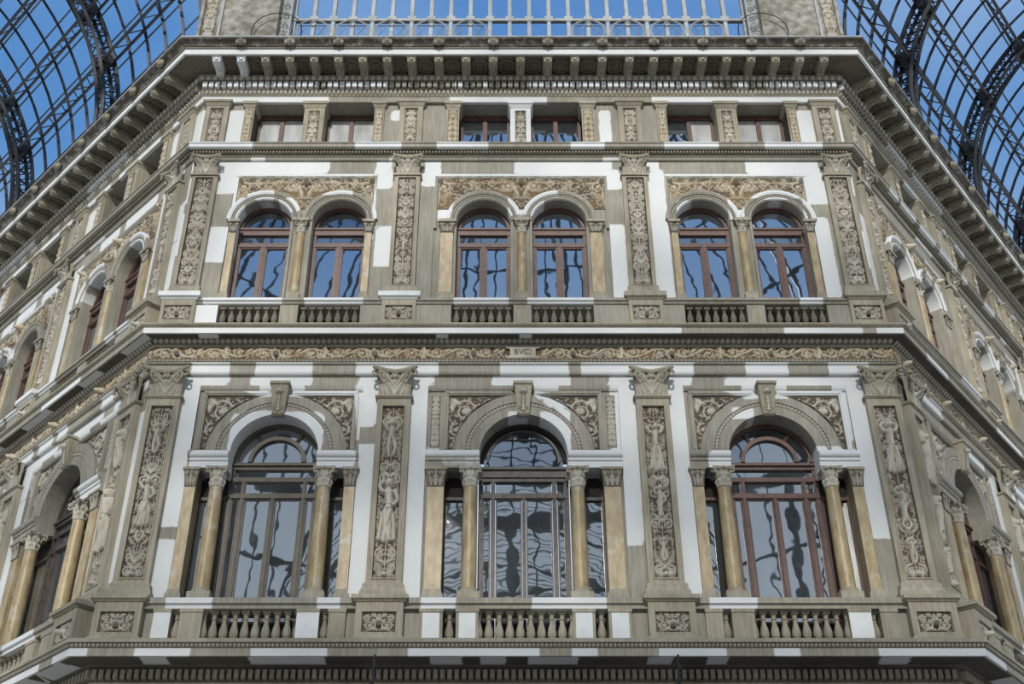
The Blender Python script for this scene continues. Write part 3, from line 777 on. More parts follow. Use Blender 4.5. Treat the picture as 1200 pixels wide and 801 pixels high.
def shaft_frame(hw, ihw, z0, z1, iz0, iz1, o):
    m = MB(); m.box(-hw, -ihw, 0, o, z0, z1); m.box(ihw, hw, 0, o, z0, z1); m.box(-ihw, ihw, 0, o, z0, iz0); m.box(-ihw, ihw, 0, o, iz1, z1)
    for (x0, x1, a, b) in ((-ihw - .025, -ihw, iz0 - .025, iz1 + .025), (ihw, ihw + .025, iz0 - .025, iz1 + .025), (-ihw, ihw, iz0 - .025, iz0), (-ihw, ihw, iz1, iz1 + .025)):
        m.box(x0, x1, o, o + .018, a, b)
    return m.mesh('shaft', 'stone')
def build_pilasters(F):
    for i, x in enumerate(F.pil):
        P = F.place['pil'][i]
        k = i if F.key == 'front' else (i * 2 + (1 if F.key == 'left' else 3)) % 4
        t = thing(F, 'pilaster', 'lower-storey pilaster carved with figures, ' + P, 'pilaster', (x, 0, 9.64), 'lower storey pilasters')
        part(t, 'shaft', shared('lsh', lambda: shaft_frame(.315, .205, .34, 4.12, .43, 3.91, .13)))
        part(t, 'relief_panel', shared(('lp', k), lambda: lower_panel(k)), (0, .085, .44))
        def base():
            m = MB(); m.box(-.40, .40, 0, .22, 0, .16); m.taper(.16, .24, (-.39, .39, 0, .21), (-.36, .36, 0, .18)); m.box(-.36, .36, 0, .18, .24, .30); m.taper(.30, .35, (-.35, .35, 0, .165), (-.32, .32, 0, .135))
            return m.mesh('base', 'stone')
        part(t, 'base', shared('lbase', base))
        def neck():
            m = MB(); m.box(-.345, .345, 0, .16, 4.08, 4.12); m.box(-.36, .36, 0, .18, 4.10, 4.13); return m.mesh('neck_moulding', 'stone')
        part(t, 'neck_moulding', shared('lneck', neck))
        c = part(t, 'capital', shared('lcap', lambda: wide_capital(.30, .43, .56, 1)), (0, .10, 4.13))
        part(c, 'corner_horns', shared('lhorn', lambda: capital_body(.30, .43, .56)))
        # pedestal
        t = thing(F, 'pedestal', 'lower pedestal with broad carved plaque, ' + P, 'pedestal', (x, 0, 8.8), 'lower storey pedestals')
        def die():
            m = MB(); m.box(-.40, -.29, 0, .50, .08, .70); m.box(.29, .40, 0, .50, .08, .70); m.box(-.29, .29, 0, .50, .08, .15); m.box(-.29, .29, 0, .50, .51, .70); m.box(-.3, .3, 0, .455, .1, .6)
            m.box(-.44, .44, 0, .54, 0, .05); m.taper(.05, .09, (-.43, .43, 0, .53), (-.40, .40, 0, .5)); return m.mesh('die', 'stone')
        part(t, 'die', shared('ldie', die))
        part(t, 'relief_plaque', shared(('lpl', k % 2), lambda: plaque(k, .56, .35)), (0, .46, .155))
        def cap():
            m = MB(); m.taper(.68, .72, (-.42, .42, 0, .52), (-.46, .46, 0, .56)); m.box(-.48, .48, 0, .58, .72, .79); m.taper(.79, .84, (-.48, .48, 0, .58), (-.43, .43, 0, .4)); return m.mesh('cap', 'stone')
        part(t, 'cap', shared('lpc', cap))
        # upper storey
        t = thing(F, 'pilaster', 'upper-storey pilaster with foliage relief, ' + P, 'pilaster', (x, 0, 16.08), 'upper storey pilasters')
        part(t, 'shaft', shared('ush', lambda: shaft_frame(.275, .19, .30, 3.32, .36, 3.24, .11)))
        part(t, 'relief_panel', shared(('up', k), lambda: upper_panel(k)), (0, .07, .37))
        def ubase():
            m = MB(); m.box(-.36, .36, 0, .2, 0, .12); m.taper(.12, .2, (-.34, .34, 0, .18), (-.32, .32, 0, .15)); m.box(-.31, .31, 0, .14, .2, .31); return m.mesh('base', 'stone')
        part(t, 'base', shared('ubase', ubase))
        def uneck():
            m = MB(); m.box(-.31, .31, 0, .15, 3.29, 3.34); return m.mesh('neck_moulding', 'stone')
        part(t, 'neck_moulding', shared('uneck', uneck))
        c = part(t, 'capital', shared('ucap', lambda: wide_capital(.255, .34, .42, 2, .04)), (0, .08, 3.34))
        part(c, 'corner_horns', shared('uhorn', lambda: capital_body(.255, .33, .41, .96)))
        t = thing(F, 'pedestal', 'upper pedestal with small carved plaque, ' + P, 'pedestal', (x, 0, 15.22), 'upper storey pedestals')
        def udie():
            m = MB(); m.box(-.34, -.27, 0, .30, .06, .72); m.box(.27, .34, 0, .3, .06, .72); m.box(-.27, .27, 0, .3, .06, .22); m.box(-.27, .27, 0, .3, .57, .72); m.box(-.28, .28, 0, .26, .2, .6)
            m.box(-.38, .38, 0, .34, 0, .07); return m.mesh('die', 'stone')
        part(t, 'die', shared('udie', udie))
        part(t, 'relief_plaque', shared(('upl', k % 2), lambda: plaque(k + 2, .54, .34)), (0, .265, .225))
        def ucp():
            m = MB(); m.taper(.70, .75, (-.35, .35, 0, .31), (-.40, .40, 0, .36)); m.box(-.42, .42, 0, .38, .75, .86); return m
        wv = F.wf['usill'](np.array([x]), np.array([0.]))[0]
        cm = ucp(); white = (F.key == 'front' and i in (0, 1)) or (F.key == 'left' and i == 1)
        part(t, 'cap', shared(('upc', white), lambda: cm.mesh('cap', 'white' if white else 'stone')), label='white painted cap' if white else None)
        # attic pilaster
        t = thing(F, 'attic_pilaster', 'short attic pilaster with foliage relief, ' + P, 'pilaster', (x, 0, 20.26), 'attic pilasters')
        def ash():
            m = MB(); m.box(-.26, -.15, 0, .1, 0, 1.26); m.box(.15, .26, 0, .1, 0, 1.26); m.box(-.15, .15, 0, .1, 0, .14); m.box(-.15, .15, 0, .1, 1.16, 1.26); m.box(-.16, .16, 0, .06, .1, 1.2)
            m.box(-.28, .28, 0, .12, 0, .06); return m.mesh('shaft', 'stone')
        part(t, 'shaft', shared('ash', ash))
        part(t, 'relief_panel', shared(('ap', k % 3), lambda: attic_panel(k)), (0, .065, .155))
        def acap():
            m = MB(); m.taper(1.22, 1.30, (-.27, .27, 0, .11), (-.31, .31, 0, .16)); m.box(-.33, .33, 0, .18, 1.30, 1.36); return m.mesh('cap', 'stone')
        part(t, 'cap', shared('acap', acap))
for F in FACES: build_pilasters(F)

# ================================================================ balustrades
def baluster_low():
    m = MB(); m.box(-.07, .07, -.07, .07, 0, .05)
    m.taper(.05, .12, (-.07, .07, -.07, .07), (-.03, .03, -.03, .03))
    m.lathe([(.035, .10), (.072, .17), (.078, .22), (.068, .29), (.045, .37), (.034, .43), (.034, .455), (.048, .465), (.048, .48), (.035, .49), (.045, .53), (.06, .55)], seg=12)
    m.box(-.065, .065, -.065, .065, .55, .60)
    return m.mesh('baluster', 'stone')
def baluster_up():
    m = MB(); m.box(-.06, .06, -.06, .06, 0, .035)
    m.lathe([(.03, .035), (.05, .06), (.03, .08), (.055, .13), (.066, .19), (.058, .25), (.036, .32), (.03, .35), (.045, .37), (.03, .385), (.05, .41)], seg=12)
    m.box(-.06, .06, -.06, .06, .41, .45)
    return m.mesh('baluster', 'dirty')
def build_balustrades(F):
    for i, (xc, s) in enumerate(F.bays):
        S = ST[s]; P = F.place['bay'][i]
        pl = max(p for p in F.pil if p < xc) - xc + .40; pr = min(p for p in F.pil if p > xc) - xc - .40
        t = thing(F, 'balustrade', 'lower balustrade with pear-shaped balusters and piers, ' + P, 'balustrade', (xc, 0, 8.8), 'lower storey balustrades')
        m = MB(); m.box(pl, pr, .0, .40, .0, .045); part(t, 'plinth', m.mesh('plinth', 'stone'))
        m = MB(); m.mould(pl, pr, [(-.05, .60), (.40, .60), (.40, .66), (.45, .68), (.45, .77), (.40, .80), (-.05, .81)], 0, 0, .15)
        wf = F.wf['rail']
        part(t, 'top_rail', m.mesh('top_rail', 'plaster', lambda X, Z, O=None: wf(X + xc, Z)))
        p2a, p2b = S['p2']
        # piers
        piers = [(-.985 - .19, -.985 + .19), (.985 - .19, .985 + .19), (-p2b, -p2a), (p2a, p2b)]
        for n, (x0, x1) in enumerate(piers):
            white = (F.key, i, n) in {('front', 1, 0), ('front', 1, 1), ('front', 1, 2), ('front', 1, 3), ('front', 0, 1), ('front', 2, 1), ('front', 0, 2), ('left', 0, 0)}
            m = MB(); m.box(x0, x1, -.15, .38, .04, .60); m.box(x0 - .01, x1 + .01, -.15, .40, .54, .60)
            pr_ = part(t, 'pier', m.mesh('pier', 'stone'))
            m = MB(); e = .0 if white and F.key == 'front' and i != 1 else .05
            m.box(x0 + e, x1 - e, .38, .388, .07 if e else .0, .53 if e else .6)
            part(pr_, 'panel', m.mesh('panel', 'white' if white else 'stone'), label='fresh white panel' if white else None)
        for a, b in ((pl, -p2b), (p2b, pr)):
            m = MB(); m.box(a, b, 0, .30, .04, .60); part(t, 'end_block', m.mesh('end_block', 'plaster', const_w(-.2)))
        bm = shared('balow', baluster_low)
        xs = [(k - 3.5) * .178 for k in range(8)] + [-.795, .795]
        g = (p2a + 1.175) / 2; xs += [-g, g]
        for x in xs: part(t, 'baluster', bm, (x, .22, 0))
        # upper storey balustrades: one per bay with two runs
        t = thing(F, 'balustrade', 'upper window balustrade of short dark balusters, ' + P, 'balustrade', (xc, 0, 15.24), 'upper storey balustrades')
        pl2 = max(p for p in F.pil if p < xc) - xc + .34; pr2 = min(p for p in F.pil if p > xc) - xc - .34
        m = MB()
        m.mould(pl2, pr2, [(-.3, .61), (.24, .61), (.26, .63), (.26, .66), (.30, .67), (.30, .73), (.0, .75), (-.3, .75)], 0, 0, .1)
        wu = F.wf['usill']; part(t, 'sill', m.mesh('sill', 'plaster', lambda X, Z, O=None: wu(X + xc, Z)), label='moulded sill with white patches')
        m = MB(); m.box(pl2, pr2, 0, .24, 0, .09); part(t, 'plinth', m.mesh('plinth', 'stone'))
        for (a, b, nm) in ((-.18, .18, 'pier'), (pl2, -1.42, 'end_block'), (1.42, pr2, 'end_block')):
            m = MB(); m.box(a, b, 0, .22, .09, .61)
            q = part(t, nm, m.mesh(nm, 'plaster', const_w(.2 if (nm == 'end_block' and F.key == 'front' and i == 0 and a < 0) else -.2)))
            if nm == 'pier':
                m = MB(); m.box(-.11, .11, .22, .228, .14, .5); part(q, 'panel', m.mesh('panel', 'stone'))
        bu = shared('baup', baluster_up)
        for c in (-.8, .8):
            for k in range(7): part(t, 'baluster', bu, (c + (k - 3) * .172, .15, .10))
for F in FACES: build_balustrades(F)

# ================================================================ arch surrounds and windows
def sliced(m, x0, x1, z1, bot, o, step=.05, nz=8):
    k = max(1, int((x1 - x0) / step + .5)); rows = []
    for i in range(k + 1):
        x = x0 + (x1 - x0) * i / k; b = bot(x)
        rows.append([(x, -o, b + (z1 - b) * j / nz) for j in range(nz + 1)])
    m.grid(rows, nz + 1, k + 1)
def rel(wf, xc, z0): return lambda X, Z, O=None: wf(X + xc, Z + z0)
def spandrel(W0, W1, R, z0, z1, seed, sg):
    """triangular carved panel beside an arch of radius R centred on (0, 0)"""
    rnd = random.Random(seed); c = Carve()
    cx, cz = W1 - .33, z1 - .33
    c.spiral(cx, cz, .25, 0, 1.7, 1, .028); c.spiral(W1 - .17, z1 - .74, .14, PI / 2, 1.4, -1, .022); c.spiral(W1 - .80, z1 - .16, .13, PI, 1.4, 1, .022)
    c.leaf(cx, cz - .15, -PI / 2 + .25, .55, .11, .25); c.leaf(cx - .2, cz + .12, PI - .1, .6, .10, .12); c.leaf(W1 - .12, z1 - .95, -PI / 2, .3, .07, .1); c.leaf(W1 - .06, z1 - .3, PI / 2, .2, .08, .3)
    c.leaf(cx + .12, cz + .15, .6, .2, .1, .4); c.flower(W1 - .6, z1 - .3, .05); c.flower(W1 - .3, z1 - .62, .05)
    c.fill(W0, W1, z0, z1, seed, 230, .055, .55)
    for k in range(16):
        x = rnd.uniform(W0, W1); z = rnd.uniform(z0, z1)
        if math.hypot(x, z) > R + .05: c.leaf(x, z, rnd.uniform(0, 6), .13, .05, .6, .6, 2)
    if sg < 0: c.d = [(-x, z, r, h) for x, z, r, h in c.d]
    xa = W0 if sg > 0 else -W1
    return relief_mesh('spandrel_relief', W1 - W0, z1 - z0, c.d, .0135, 'relief', x0=xa, z0=z0, mask=lambda X, Z: X * X + Z * Z > R * R)

def build_lower(F):
    for i, (xc, s) in enumerate(F.bays):
        S = ST[s]; P = F.place['bay'][i]; rh = S['rh']; ZS = 12.6
        wf = rel(F.wf['sur'], xc, ZS)
        t = thing(F, 'arch_surround', 'large round arch with carved spandrels, ' + P, 'arch', (xc, 0, ZS), 'lower storey arches')
        m = MB()
        arcb = lambda x: math.sqrt(max(0, .83 ** 2 - x * x)) if abs(x) < .83 else -.0
        sliced(m, -rh, rh, 1.48, arcb, -.06, .05)
        part(t, 'back_panel', m.mesh('back_panel', 'plaster', wf))
        m = MB(); m.arc(0, 0, [(.82, -.45), (.82, .04), (.90, .045), (.905, .025), (.98, .03), (.985, .01), (1.02, .01)], seg=40)
        m.arc(0, 0, [(1.09, .0), (1.10, .03), (1.25, .035), (1.27, .0), (1.29, .0), (1.29, -.06)], seg=40)
        part(t, 'archivolt', m.mesh('archivolt', 'plaster', wf), label='moulded arch ring partly painted white')
        part(t, 'bead_ring', shared('bead_l', lambda: bead_arc('bead_ring', 0, 0, 1.01, 1.10, 0.005, .03, .075)), kind='stuff')
        iw = min(rh - .16, 1.43)
        for sg in (-1, 1):
            part(t, 'spandrel_relief', shared(('sp', s, sg), lambda: spandrel(.30, iw, 1.33, .12, 1.25, 5, sg)), (0, -.045, 0))
            m = MB()
            x0, x1 = (.22, iw + .07) if sg > 0 else (-iw - .07, -.22)
            m.box(x0, x1, -.06, .0, 1.27, 1.36)
            xo = iw + .04
            m.box(sg * xo - .045, sg * xo + .045, -.06, .0, .06, 1.27)
            m.box(x0 + .03, x1 - .03, .0, .02, 1.30, 1.33); m.box(sg * xo - .015, sg * xo + .015, .0, .02, .08, 1.32)
            part(t, 'panel_frame', m.mesh('panel_frame', 'plaster', wf))
            # entablature block over column and marble pilaster
            m = MB(); xa, xb = (.82, rh) if sg > 0 else (-rh, -.82)
            k = 6
            pr = [(-.45, -.33), (.06, -.33), (.06, -.20), (.09, -.19), (.09, -.14), (.13, -.12), (.15, -.09), (.15, -.03), (.12, -.0), (-.45, .0)]
            m.mould(xa, xb, pr, 0, 0, .15)
            part(t, 'entablature_block', m.mesh('entablature_block', 'plaster', wf))
            if s == 'c':
                def strip():
                    c = Carve(); c.d = candelabra(.17, 1.15, 5, []); return relief_mesh('strip_relief', .17, 1.15, c.d, .0135, 'relief_grey')
                part(t, 'strip_relief', shared('narrowstrip', strip), (sg * 1.67, -.058, .15))
        m = MB(); m.mould(-rh, rh, [(-.06, 1.38), (-.03, 1.38), (-.0, 1.42), (.01, 1.48), (-.06, 1.48)], 0, 0, .15)
        part(t, 'top_frame', m.mesh('top_frame', 'plaster', wf))
        # keystone
        t2 = thing(F, 'keystone', 'carved scroll keystone over lower arch, ' + P, 'keystone', (xc, 0, ZS + .80), 'keystones of the lower arches')
        def keyb():
            m = MB(); m.taper(0, .60, (-.11, .11, -.06, .10), (-.165, .165, -.06, .20)); m.box(-.19, .19, -.06, .23, .60, .66); m.taper(-.03, 0, (-.09, .09, 0, .08), (-.12, .12, 0, .12)); return m.mesh('block', 'stone')
        part(t2, 'block', shared('keyb', keyb))
        def keyr():
            c = Carve(); c.leaf(0, .05, PI / 2, .45, .1, 0); c.mask(0, .42, .055); c.spiral(.06, .08, .05, 0, 1.2, 1, .012, False); c.spiral(-.06, .08, .05, PI, 1.2, -1, .012, False)
            return relief_mesh('mask_relief', .24, .56, c.d, .012, 'relief', z0=0, warp=lambda X, Y, Z: (X * (.75 + .4 * Z / .56), Y - .10 - .10 * Z / .60, Z), amp=1.)
        part(t2, 'mask_relief', shared('keyr', keyr), (0, .002, .02))
        # columns
        for sg in (-1, 1):
            side = 'left' if sg < 0 else 'right'
            c = thing(F, 'column', side + ' round yellow marble column, lower window, ' + P, 'column', (xc + sg * .985, -.03, 9.61), 'lower marble columns')
            def shaft():
                m = MB(); m.lathe([(.135, .30), (.138, .6), (.135, 1.2), (.128, 1.8), (.12, 2.27)], seg=24); return m.mesh('shaft', 'marble', smooth=True)
            def base():
                m = MB(); m.box(-.20, .20, -.2, .2, 0, .2); m.lathe([(.19, .2), (.195, .225), (.19, .245), (.165, .25), (.165, .265), (.17, .27), (.165, .29), (.14, .30)], seg=24); return m.mesh('base', 'stone')
            part(c, 'shaft', shared('cshaft', shaft)); part(c, 'base', shared('cbase', base))
            part(c, 'capital', set_h_shared('ccap', lambda: column_capital()), (0, 0, 2.29))
            a, b = S['mp']; hw = (b - a) / 2; x = xc + sg * (a + b) / 2
            c = thing(F, 'marble_pilaster', side + ' flat yellow marble pilaster, lower window, ' + P, 'pilaster', (x, 0, 9.61), 'lower marble pilasters')
            def msh():
                m = MB(); m.box(-hw, hw, -.45, .02, .3, 2.30); return m.mesh('shaft', 'marble')
            def mba():
                m = MB(); m.box(-hw - .04, hw + .04, -.42, .06, 0, .2); m.taper(.2, .3, (-hw - .025, hw + .025, -.42, .05), (-hw, hw, -.42, .025)); return m.mesh('base', 'stone')
            part(c, 'shaft', shared(('msh', s), msh)); part(c, 'base', shared(('mba', s), mba))
            def mcap():
                cc = Carve(); H = .36; cc.leaf(.0, .02, PI / 2, .25, .09, 0); cc.leaf(.08, .02, PI / 2, .22, .07, -.4); cc.spiral(.10, .26, .05, PI, 1.3, -1, .014, False); cc.mirror(); cc.flower(0, .3, .035)
                return relief_mesh('capital', .30, H, cc.d, .012, 'relief_grey', warp=lambda X, Y, Z: (X / .30 * 2 * (hw + .01 + .05 * (Z / H) ** 2), Y - .03 - .05 * (Z / H) ** 2, Z), amp=1.)
            q = part(c, 'capital', shared(('mcap', s), mcap), (0, 0, 2.29))
            def mab():
                m = MB(); m.box(-hw - .06, hw + .06, -.42, .1, .32, .37); m.box(-hw, hw, -.42, .02, 0, .33); return m.mesh('abacus', 'stone')
            part(q, 'abacus', shared(('mab', s), mab))
            # white or grey jamb between marble pilaster and wall
        for sg in (-1, 1):
            m = MB(); xx = sorted((sg * (S['mp'][1] - .001), sg * (rh + .0))); m.box(xx[0], xx[1], -.45, -.03, 8.86 - ZS, -.33)
            part(t, 'jamb', m.mesh('jamb', 'plaster', const_w(-.2)))
        build_lower_window(F, i, xc, s, P)
def set_h_shared(key, fn):
    def g():
        me = fn(); set_h(me, .9); return me
    return shared(key, g)

def sector(x, z, r0, r1, a0, a1, o0, o1, seg=10):
    m = MB(); rows = []
    for i in range(seg + 1):
        a = a0 + (a1 - a0) * i / seg
        rows.append([(x + r * math.cos(a), -o, z + r * math.sin(a)) for r, o in ((r0, o0), (r1, o0), (r1, o1), (r0, o1), (r0, o0))])
    m.grid(rows, 5, seg + 1)
    for rw in (rows[0], rows[-1]):
        n = len(m.v); m.v += rw[:4]; m.f.append((n, n + 1, n + 2, n + 3))
    return m
def pane(t, x0, x1, z0, z1, mat='pane', o=-.02, name='pane', label=None):
    m = MB(); m.box(x0, x1, o - .012, o, z0, z1); return part(t, name, m.mesh('pane', mat), label=label)
def build_lower_window(F, i, xc, s, P):
    S = ST[s]; B = 8.86
    fm = {('front', 0): 'frame_olive', ('front', 1): 'frame_brown', ('front', 2): 'frame_red', }.get((F.key, i), 'frame_brown' if F.key == 'left' else 'frame_red')
    fn = {'frame_olive': 'olive', 'frame_brown': 'grey-brown', 'frame_red': 'reddish'}[fm]
    one = (s == 'c' and F.key == 'front')
    t = thing(F, 'arched_window', 'tall three-part arched window with %s frame, ' % fn + P, 'window', (xc, -.38, B), 'lower storey arched windows')
    z = lambda v: v - B
    tr0, tr1 = (12.24, 12.47) if one else (12.43, 12.55)
    m = MB()
    for x in (-.80, .80): m.box(x - .04, x + .04, -.06, .03, 0, z(tr1))
    for x in (-.57, .57): m.box(x - .04, x + .04, -.05, .03, 0, z(12.24)); m.box(x - .015, x + .018, .03, .05, 0, z(12.24))
    m.box(-.032, .032, -.05, .035, 0, z(11.88)); m.box(-.012, .012, .035, .05, 0, z(11.88))
    for a, b in ((11.84, 11.94), (12.18, 12.27), (tr0, tr1)): m.box(-.84, .84, -.05, .045, z(a), z(b))
    m.box(-.86, .86, -.05, .09, z(tr1 - .05), z(tr1)); m.box(-.84, .84, -.05, .04, 0, .12)
    part(t, 'frame', m.mesh('frame', fm), label=fn + ' timber frame')
    for (a, b) in ((-.76, -.62), (-.52, -.04), (.04, .52), (.62, .76)):
        q = pane(t, a, b, .12, z(11.84))
        mm = MB()
        for e in ((a, a + .025, .12, z(11.84)), (b - .025, b, .12, z(11.84)), (a, b, z(11.815), z(11.84))): mm.box(e[0], e[1], -.02, .01, e[2], e[3])
        part(q, 'sash', mm.mesh('sash', fm))
    for (a, b) in ((-.76, -.62), (-.52, .52), (.62, .76)): pane(t, a, b, z(11.94), z(12.18))
    if not one: pane(t, -.76, .76, z(12.27), z(12.43))
    zl = z(12.6)
    part(t, 'arch_frame', sector(0, zl, .75, .83, 0, PI, -.06, .04, 30).mesh('arch_frame', fm if not one else 'dark_board'))
    if one:
        part(t, 'arch_pane', sector(0, zl, .0, .75, 0, PI, -.03, -.02, 24).mesh('arch_pane', 'pane_dark'))
        m = MB(); m.box(-.75, .75, -.03, -.02, z(12.47), zl); part(t, 'pane', m.mesh('pane', 'pane_dark'))
        part(t, 'inner_ring', sector(0, zl, .66, .70, 0, PI, -.03, .02, 30).mesh('inner_ring', fm))
    else:
        part(t, 'inner_ring', sector(0, zl, .47, .545, 0, PI, -.04, .05, 30).mesh('inner_ring', fm))
        part(t, 'arch_pane', sector(0, zl, .0, .47, 0, PI, -.03, -.02, 24).mesh('arch_pane', 'pane' if F.key != 'right' else 'pane_dark'))
        sp_ = [0, PI * .3, PI * .7, PI]
        for a, b in zip(sp_[:-1], sp_[1:]): part(t, 'arch_pane', sector(0, zl, .545, .75, a, b, -.03, -.02, 14).mesh('arch_pane', 'pane' if i == 0 and F.key == 'front' else 'pane_dark'))
        for a in sp_[1:-1]:
            m = MB(); m.bar((.54 * math.cos(a), .0, zl + .54 * math.sin(a)), (.76 * math.cos(a), .0, zl + .76 * math.sin(a)), .05); part(t, 'spoke', m.mesh('spoke', fm))
        m = MB(); m.box(-.82, .82, -.03, .02, z(tr1), zl); part(t, 'arch_sill', m.mesh('arch_sill', fm))
    # narrow side lights
    e = S['mp'][0]
    for sg in (-1, 1):
        a, b = sorted((sg * .86, sg * (e + .02)))
        m = MB(); m.box(a, b, -.05, .0, z(11.86), z(12.3)); part(t, 'head_panel', m.mesh('head_panel', 'dark_board'))
        m = MB(); m.box(a, a + .05, -.05, .02, 0, z(11.9)); m.box(b - .05, b, -.05, .02, 0, z(11.9)); m.box(a, b, -.05, .04, z(11.80), z(11.86)); part(t, 'side_frame', m.mesh('side_frame', fm))
        pane(t, a + .05, b - .05, 0, z(11.80), name='side_pane')

def twin_relief(uh, W, seed):
    """carved ground above twin arches, centred (0,0) at springing level"""
    rnd = random.Random(seed); c = Carve()
    c.spiral(.28, 1.0, .15, PI, 1.4, 1, .02); c.spiral(.62, 1.07, .09, 0, 1.3, -1, .018); c.leaf(.06, .7, 1.3, .4, .09, -.3)
    c.leaf(.35, 1.1, -.1, .5, .06, .1); c.spiral(1.05, 1.08, .09, PI, 1.3, 1, .018); c.leaf(uh - .45, 1.05, .1, .3, .08, -.2); c.spiral(uh - .2, .95, .15, 0, 1.5, 1, .02)
    c.leaf(uh - .1, .8, -1.5, .4, .08, 0); c.mask(uh - .12, 1.12, .06)
    for k in range(40):
        x = rnd.uniform(.05, uh); z = rnd.uniform(.5, 1.18); c.leaf(x, z, rnd.uniform(0, 6), .14, .05, .6, .6, 2)
    c.fill(0, uh, .35, 1.2, seed + 5, 380, .06, .6)
    c.mirror(); c.mask(0, 1.1, .075)
    R = .79
    return relief_mesh('arch_relief', 2 * W, 1.2 - .35, c.d, .0135, 'relief_gold', x0=-W, z0=.35, mask=lambda X, Z: ((np.abs(X) - .8) ** 2 + Z * Z > R * R))
def build_upper(F):
    for i, (xc, s) in enumerate(F.bays):
        S = ST[s]; P = F.place['bay'][i]; uh = S['uh']; ZS = 18.2
        wf = rel(F.wf['usur'], xc, ZS)
        t = thing(F, 'twin_arch_surround', 'pair of moulded upper arches under relief, ' + P, 'arch', (xc, 0, ZS), 'upper storey twin arches')
        def bot(x):
            d = abs(abs(x) - .8)
            return math.sqrt(max(0, .575 ** 2 - d * d)) if d < .575 else 15.95 - ZS
        m = MB()
        e = [-uh, -1.376, -1.374, -.226, -.224, .224, .226, 1.374, 1.376, uh]
        for a, b in zip(e[:-1], e[1:]):
            if b - a < .01: continue
            cxm = (a + b) / 2
            inside = abs(abs(cxm) - .8) < .575
            if inside: sliced(m, a, b, 1.3, lambda x: math.sqrt(max(0, .575 ** 2 - (abs(x) - .8) ** 2)), -.05, .045, 6)
            else: sliced(m, a, b, 1.3, lambda x: 15.95 - ZS, -.05, .12, 24)
        for x in (-1.375, -.225, .225, 1.375): m.box(x - .005, x + .005, -.4, -.05, 15.9 - ZS, 0)
        part(t, 'back_panel', m.mesh('back_panel', 'plaster', wf))
        for c in (-.8, .8):
            m = MB(); m.arc(c, 0, [(.575, -.4), (.575, .0), (.60, .03), (.63, .03), (.64, .0)], seg=30)
            m.arc(c, 0, [(.70, .03), (.705, .05), (.74, .07), (.79, .075), (.80, .05), (.80, -.05)], seg=30)
            part(t, 'archivolt', m.mesh('archivolt', 'plaster', wf), label='moulded arch ring partly painted white')
            part(t, 'bead_ring', shared('bead_u', lambda: bead_arc('bead_ring', 0, 0, .635, .705, 0.02, .025, .055)), (c, 0, 0), kind='stuff')
            # beaded jamb strips
            m = MB()
            for sg in (-1, 1):
                m = MB(); m.box(c + sg * .60 - .025, c + sg * .60 + .025, -.05, -.0, 15.97 - ZS, -.0)
                part(t, 'jamb_strip', m.mesh('jamb_strip', 'plaster', wf))
        W = uh - .07
        part(t, 'arch_relief', shared(('twr', s), lambda: twin_relief(uh, W, 3)), (0, -.035, 0), label='foliage relief on an ochre gilt ground')
        m = MB(); m.mould(-uh, uh, [(-.05, 1.2), (-.02, 1.2), (.0, 1.23), (.02, 1.25), (.02, 1.3), (-.05, 1.3)], 0, 0, .15)
        for sg in (-1, 1): m.box(min(sg * uh, sg * (uh - .06)), max(sg * uh, sg * (uh - .06)), -.05, .01, -.2, 1.22)
        part(t, 'panel_frame', m.mesh('panel_frame', 'plaster', wf))
        # middle half column and side marble strips
        a, b = S['um']
        c = thing(F, 'colonnette', 'marble half column between upper windows, ' + P, 'column', (xc, -.05, 15.97), 'upper colonnettes')
        def csh():
            m = MB(); m.lathe([(.10, .37), (.102, .8), (.098, 1.4), (.092, 1.91)], seg=16); return m.mesh('shaft', 'marble', smooth=True)
        def cba():
            m = MB(); m.box(-.14, .14, -.05, .14, 0, .12); m.box(-.13, .13, -.05, .12, .12, .3); m.lathe([(.13, .3), (.13, .33), (.11, .345), (.11, .37)], seg=16); return m.mesh('base', 'stone')
        part(c, 'shaft', shared('ucsh', csh)); part(c, 'base', shared('ucba', cba))
        part(c, 'capital', set_h_shared('uccap', lambda: column_capital(.25, .09, .12)), (0, 0, 1.92))
        m = MB(); m.box(-.16, .16, -.05, .15, 2.17, 2.25); part(c, 'abacus', m.mesh('abacus', 'stone'))
        for sg in (-1, 1):
            side = 'left' if sg < 0 else 'right'; hw = (b - a) / 2
            c = thing(F, 'marble_pilaster', side + ' slim marble strip beside upper windows, ' + P, 'pilaster', (xc + sg * (a + b) / 2, -.05, 15.97), 'upper marble strips')
            def ms():
                m = MB(); m.box(-hw, hw, 0, .06, .36, 1.92); return m.mesh('shaft', 'marble')
            def mb():
                m = MB(); m.box(-hw - .03, hw + .03, 0, .09, .0, .30); m.box(-hw - .01, hw + .01, 0, .07, .3, .36); return m.mesh('base', 'stone')
            def mc():
                cc = Carve(); cc.leaf(0, .01, PI / 2, .17, .06, 0); cc.leaf(.05, .01, PI / 2, .16, .05, -.4); cc.spiral(.07, .18, .035, PI, 1.3, -1, .012, False); cc.mirror()
                return relief_mesh('capital', .22, .25, cc.d, .011, 'relief_grey', warp=lambda X, Y, Z: (X / .22 * 2 * (hw + .02 + .05 * (Z / .25) ** 2), Y - .065 - .05 * (Z / .25) ** 2, Z), amp=1.)
            part(c, 'shaft', shared(('ums', s), ms)); part(c, 'base', shared(('umb', s), mb)); part(c, 'capital', shared(('umc', s), mc), (0, 0, 1.92))
            m = MB(); m.box(-hw - .06, hw + .06, 0, .14, 2.15, 2.22); m.box(-hw, hw, 0, .06, 1.9, 2.15); part(c, 'abacus', shared(('uab', s), lambda: m.mesh('abacus', 'stone')))
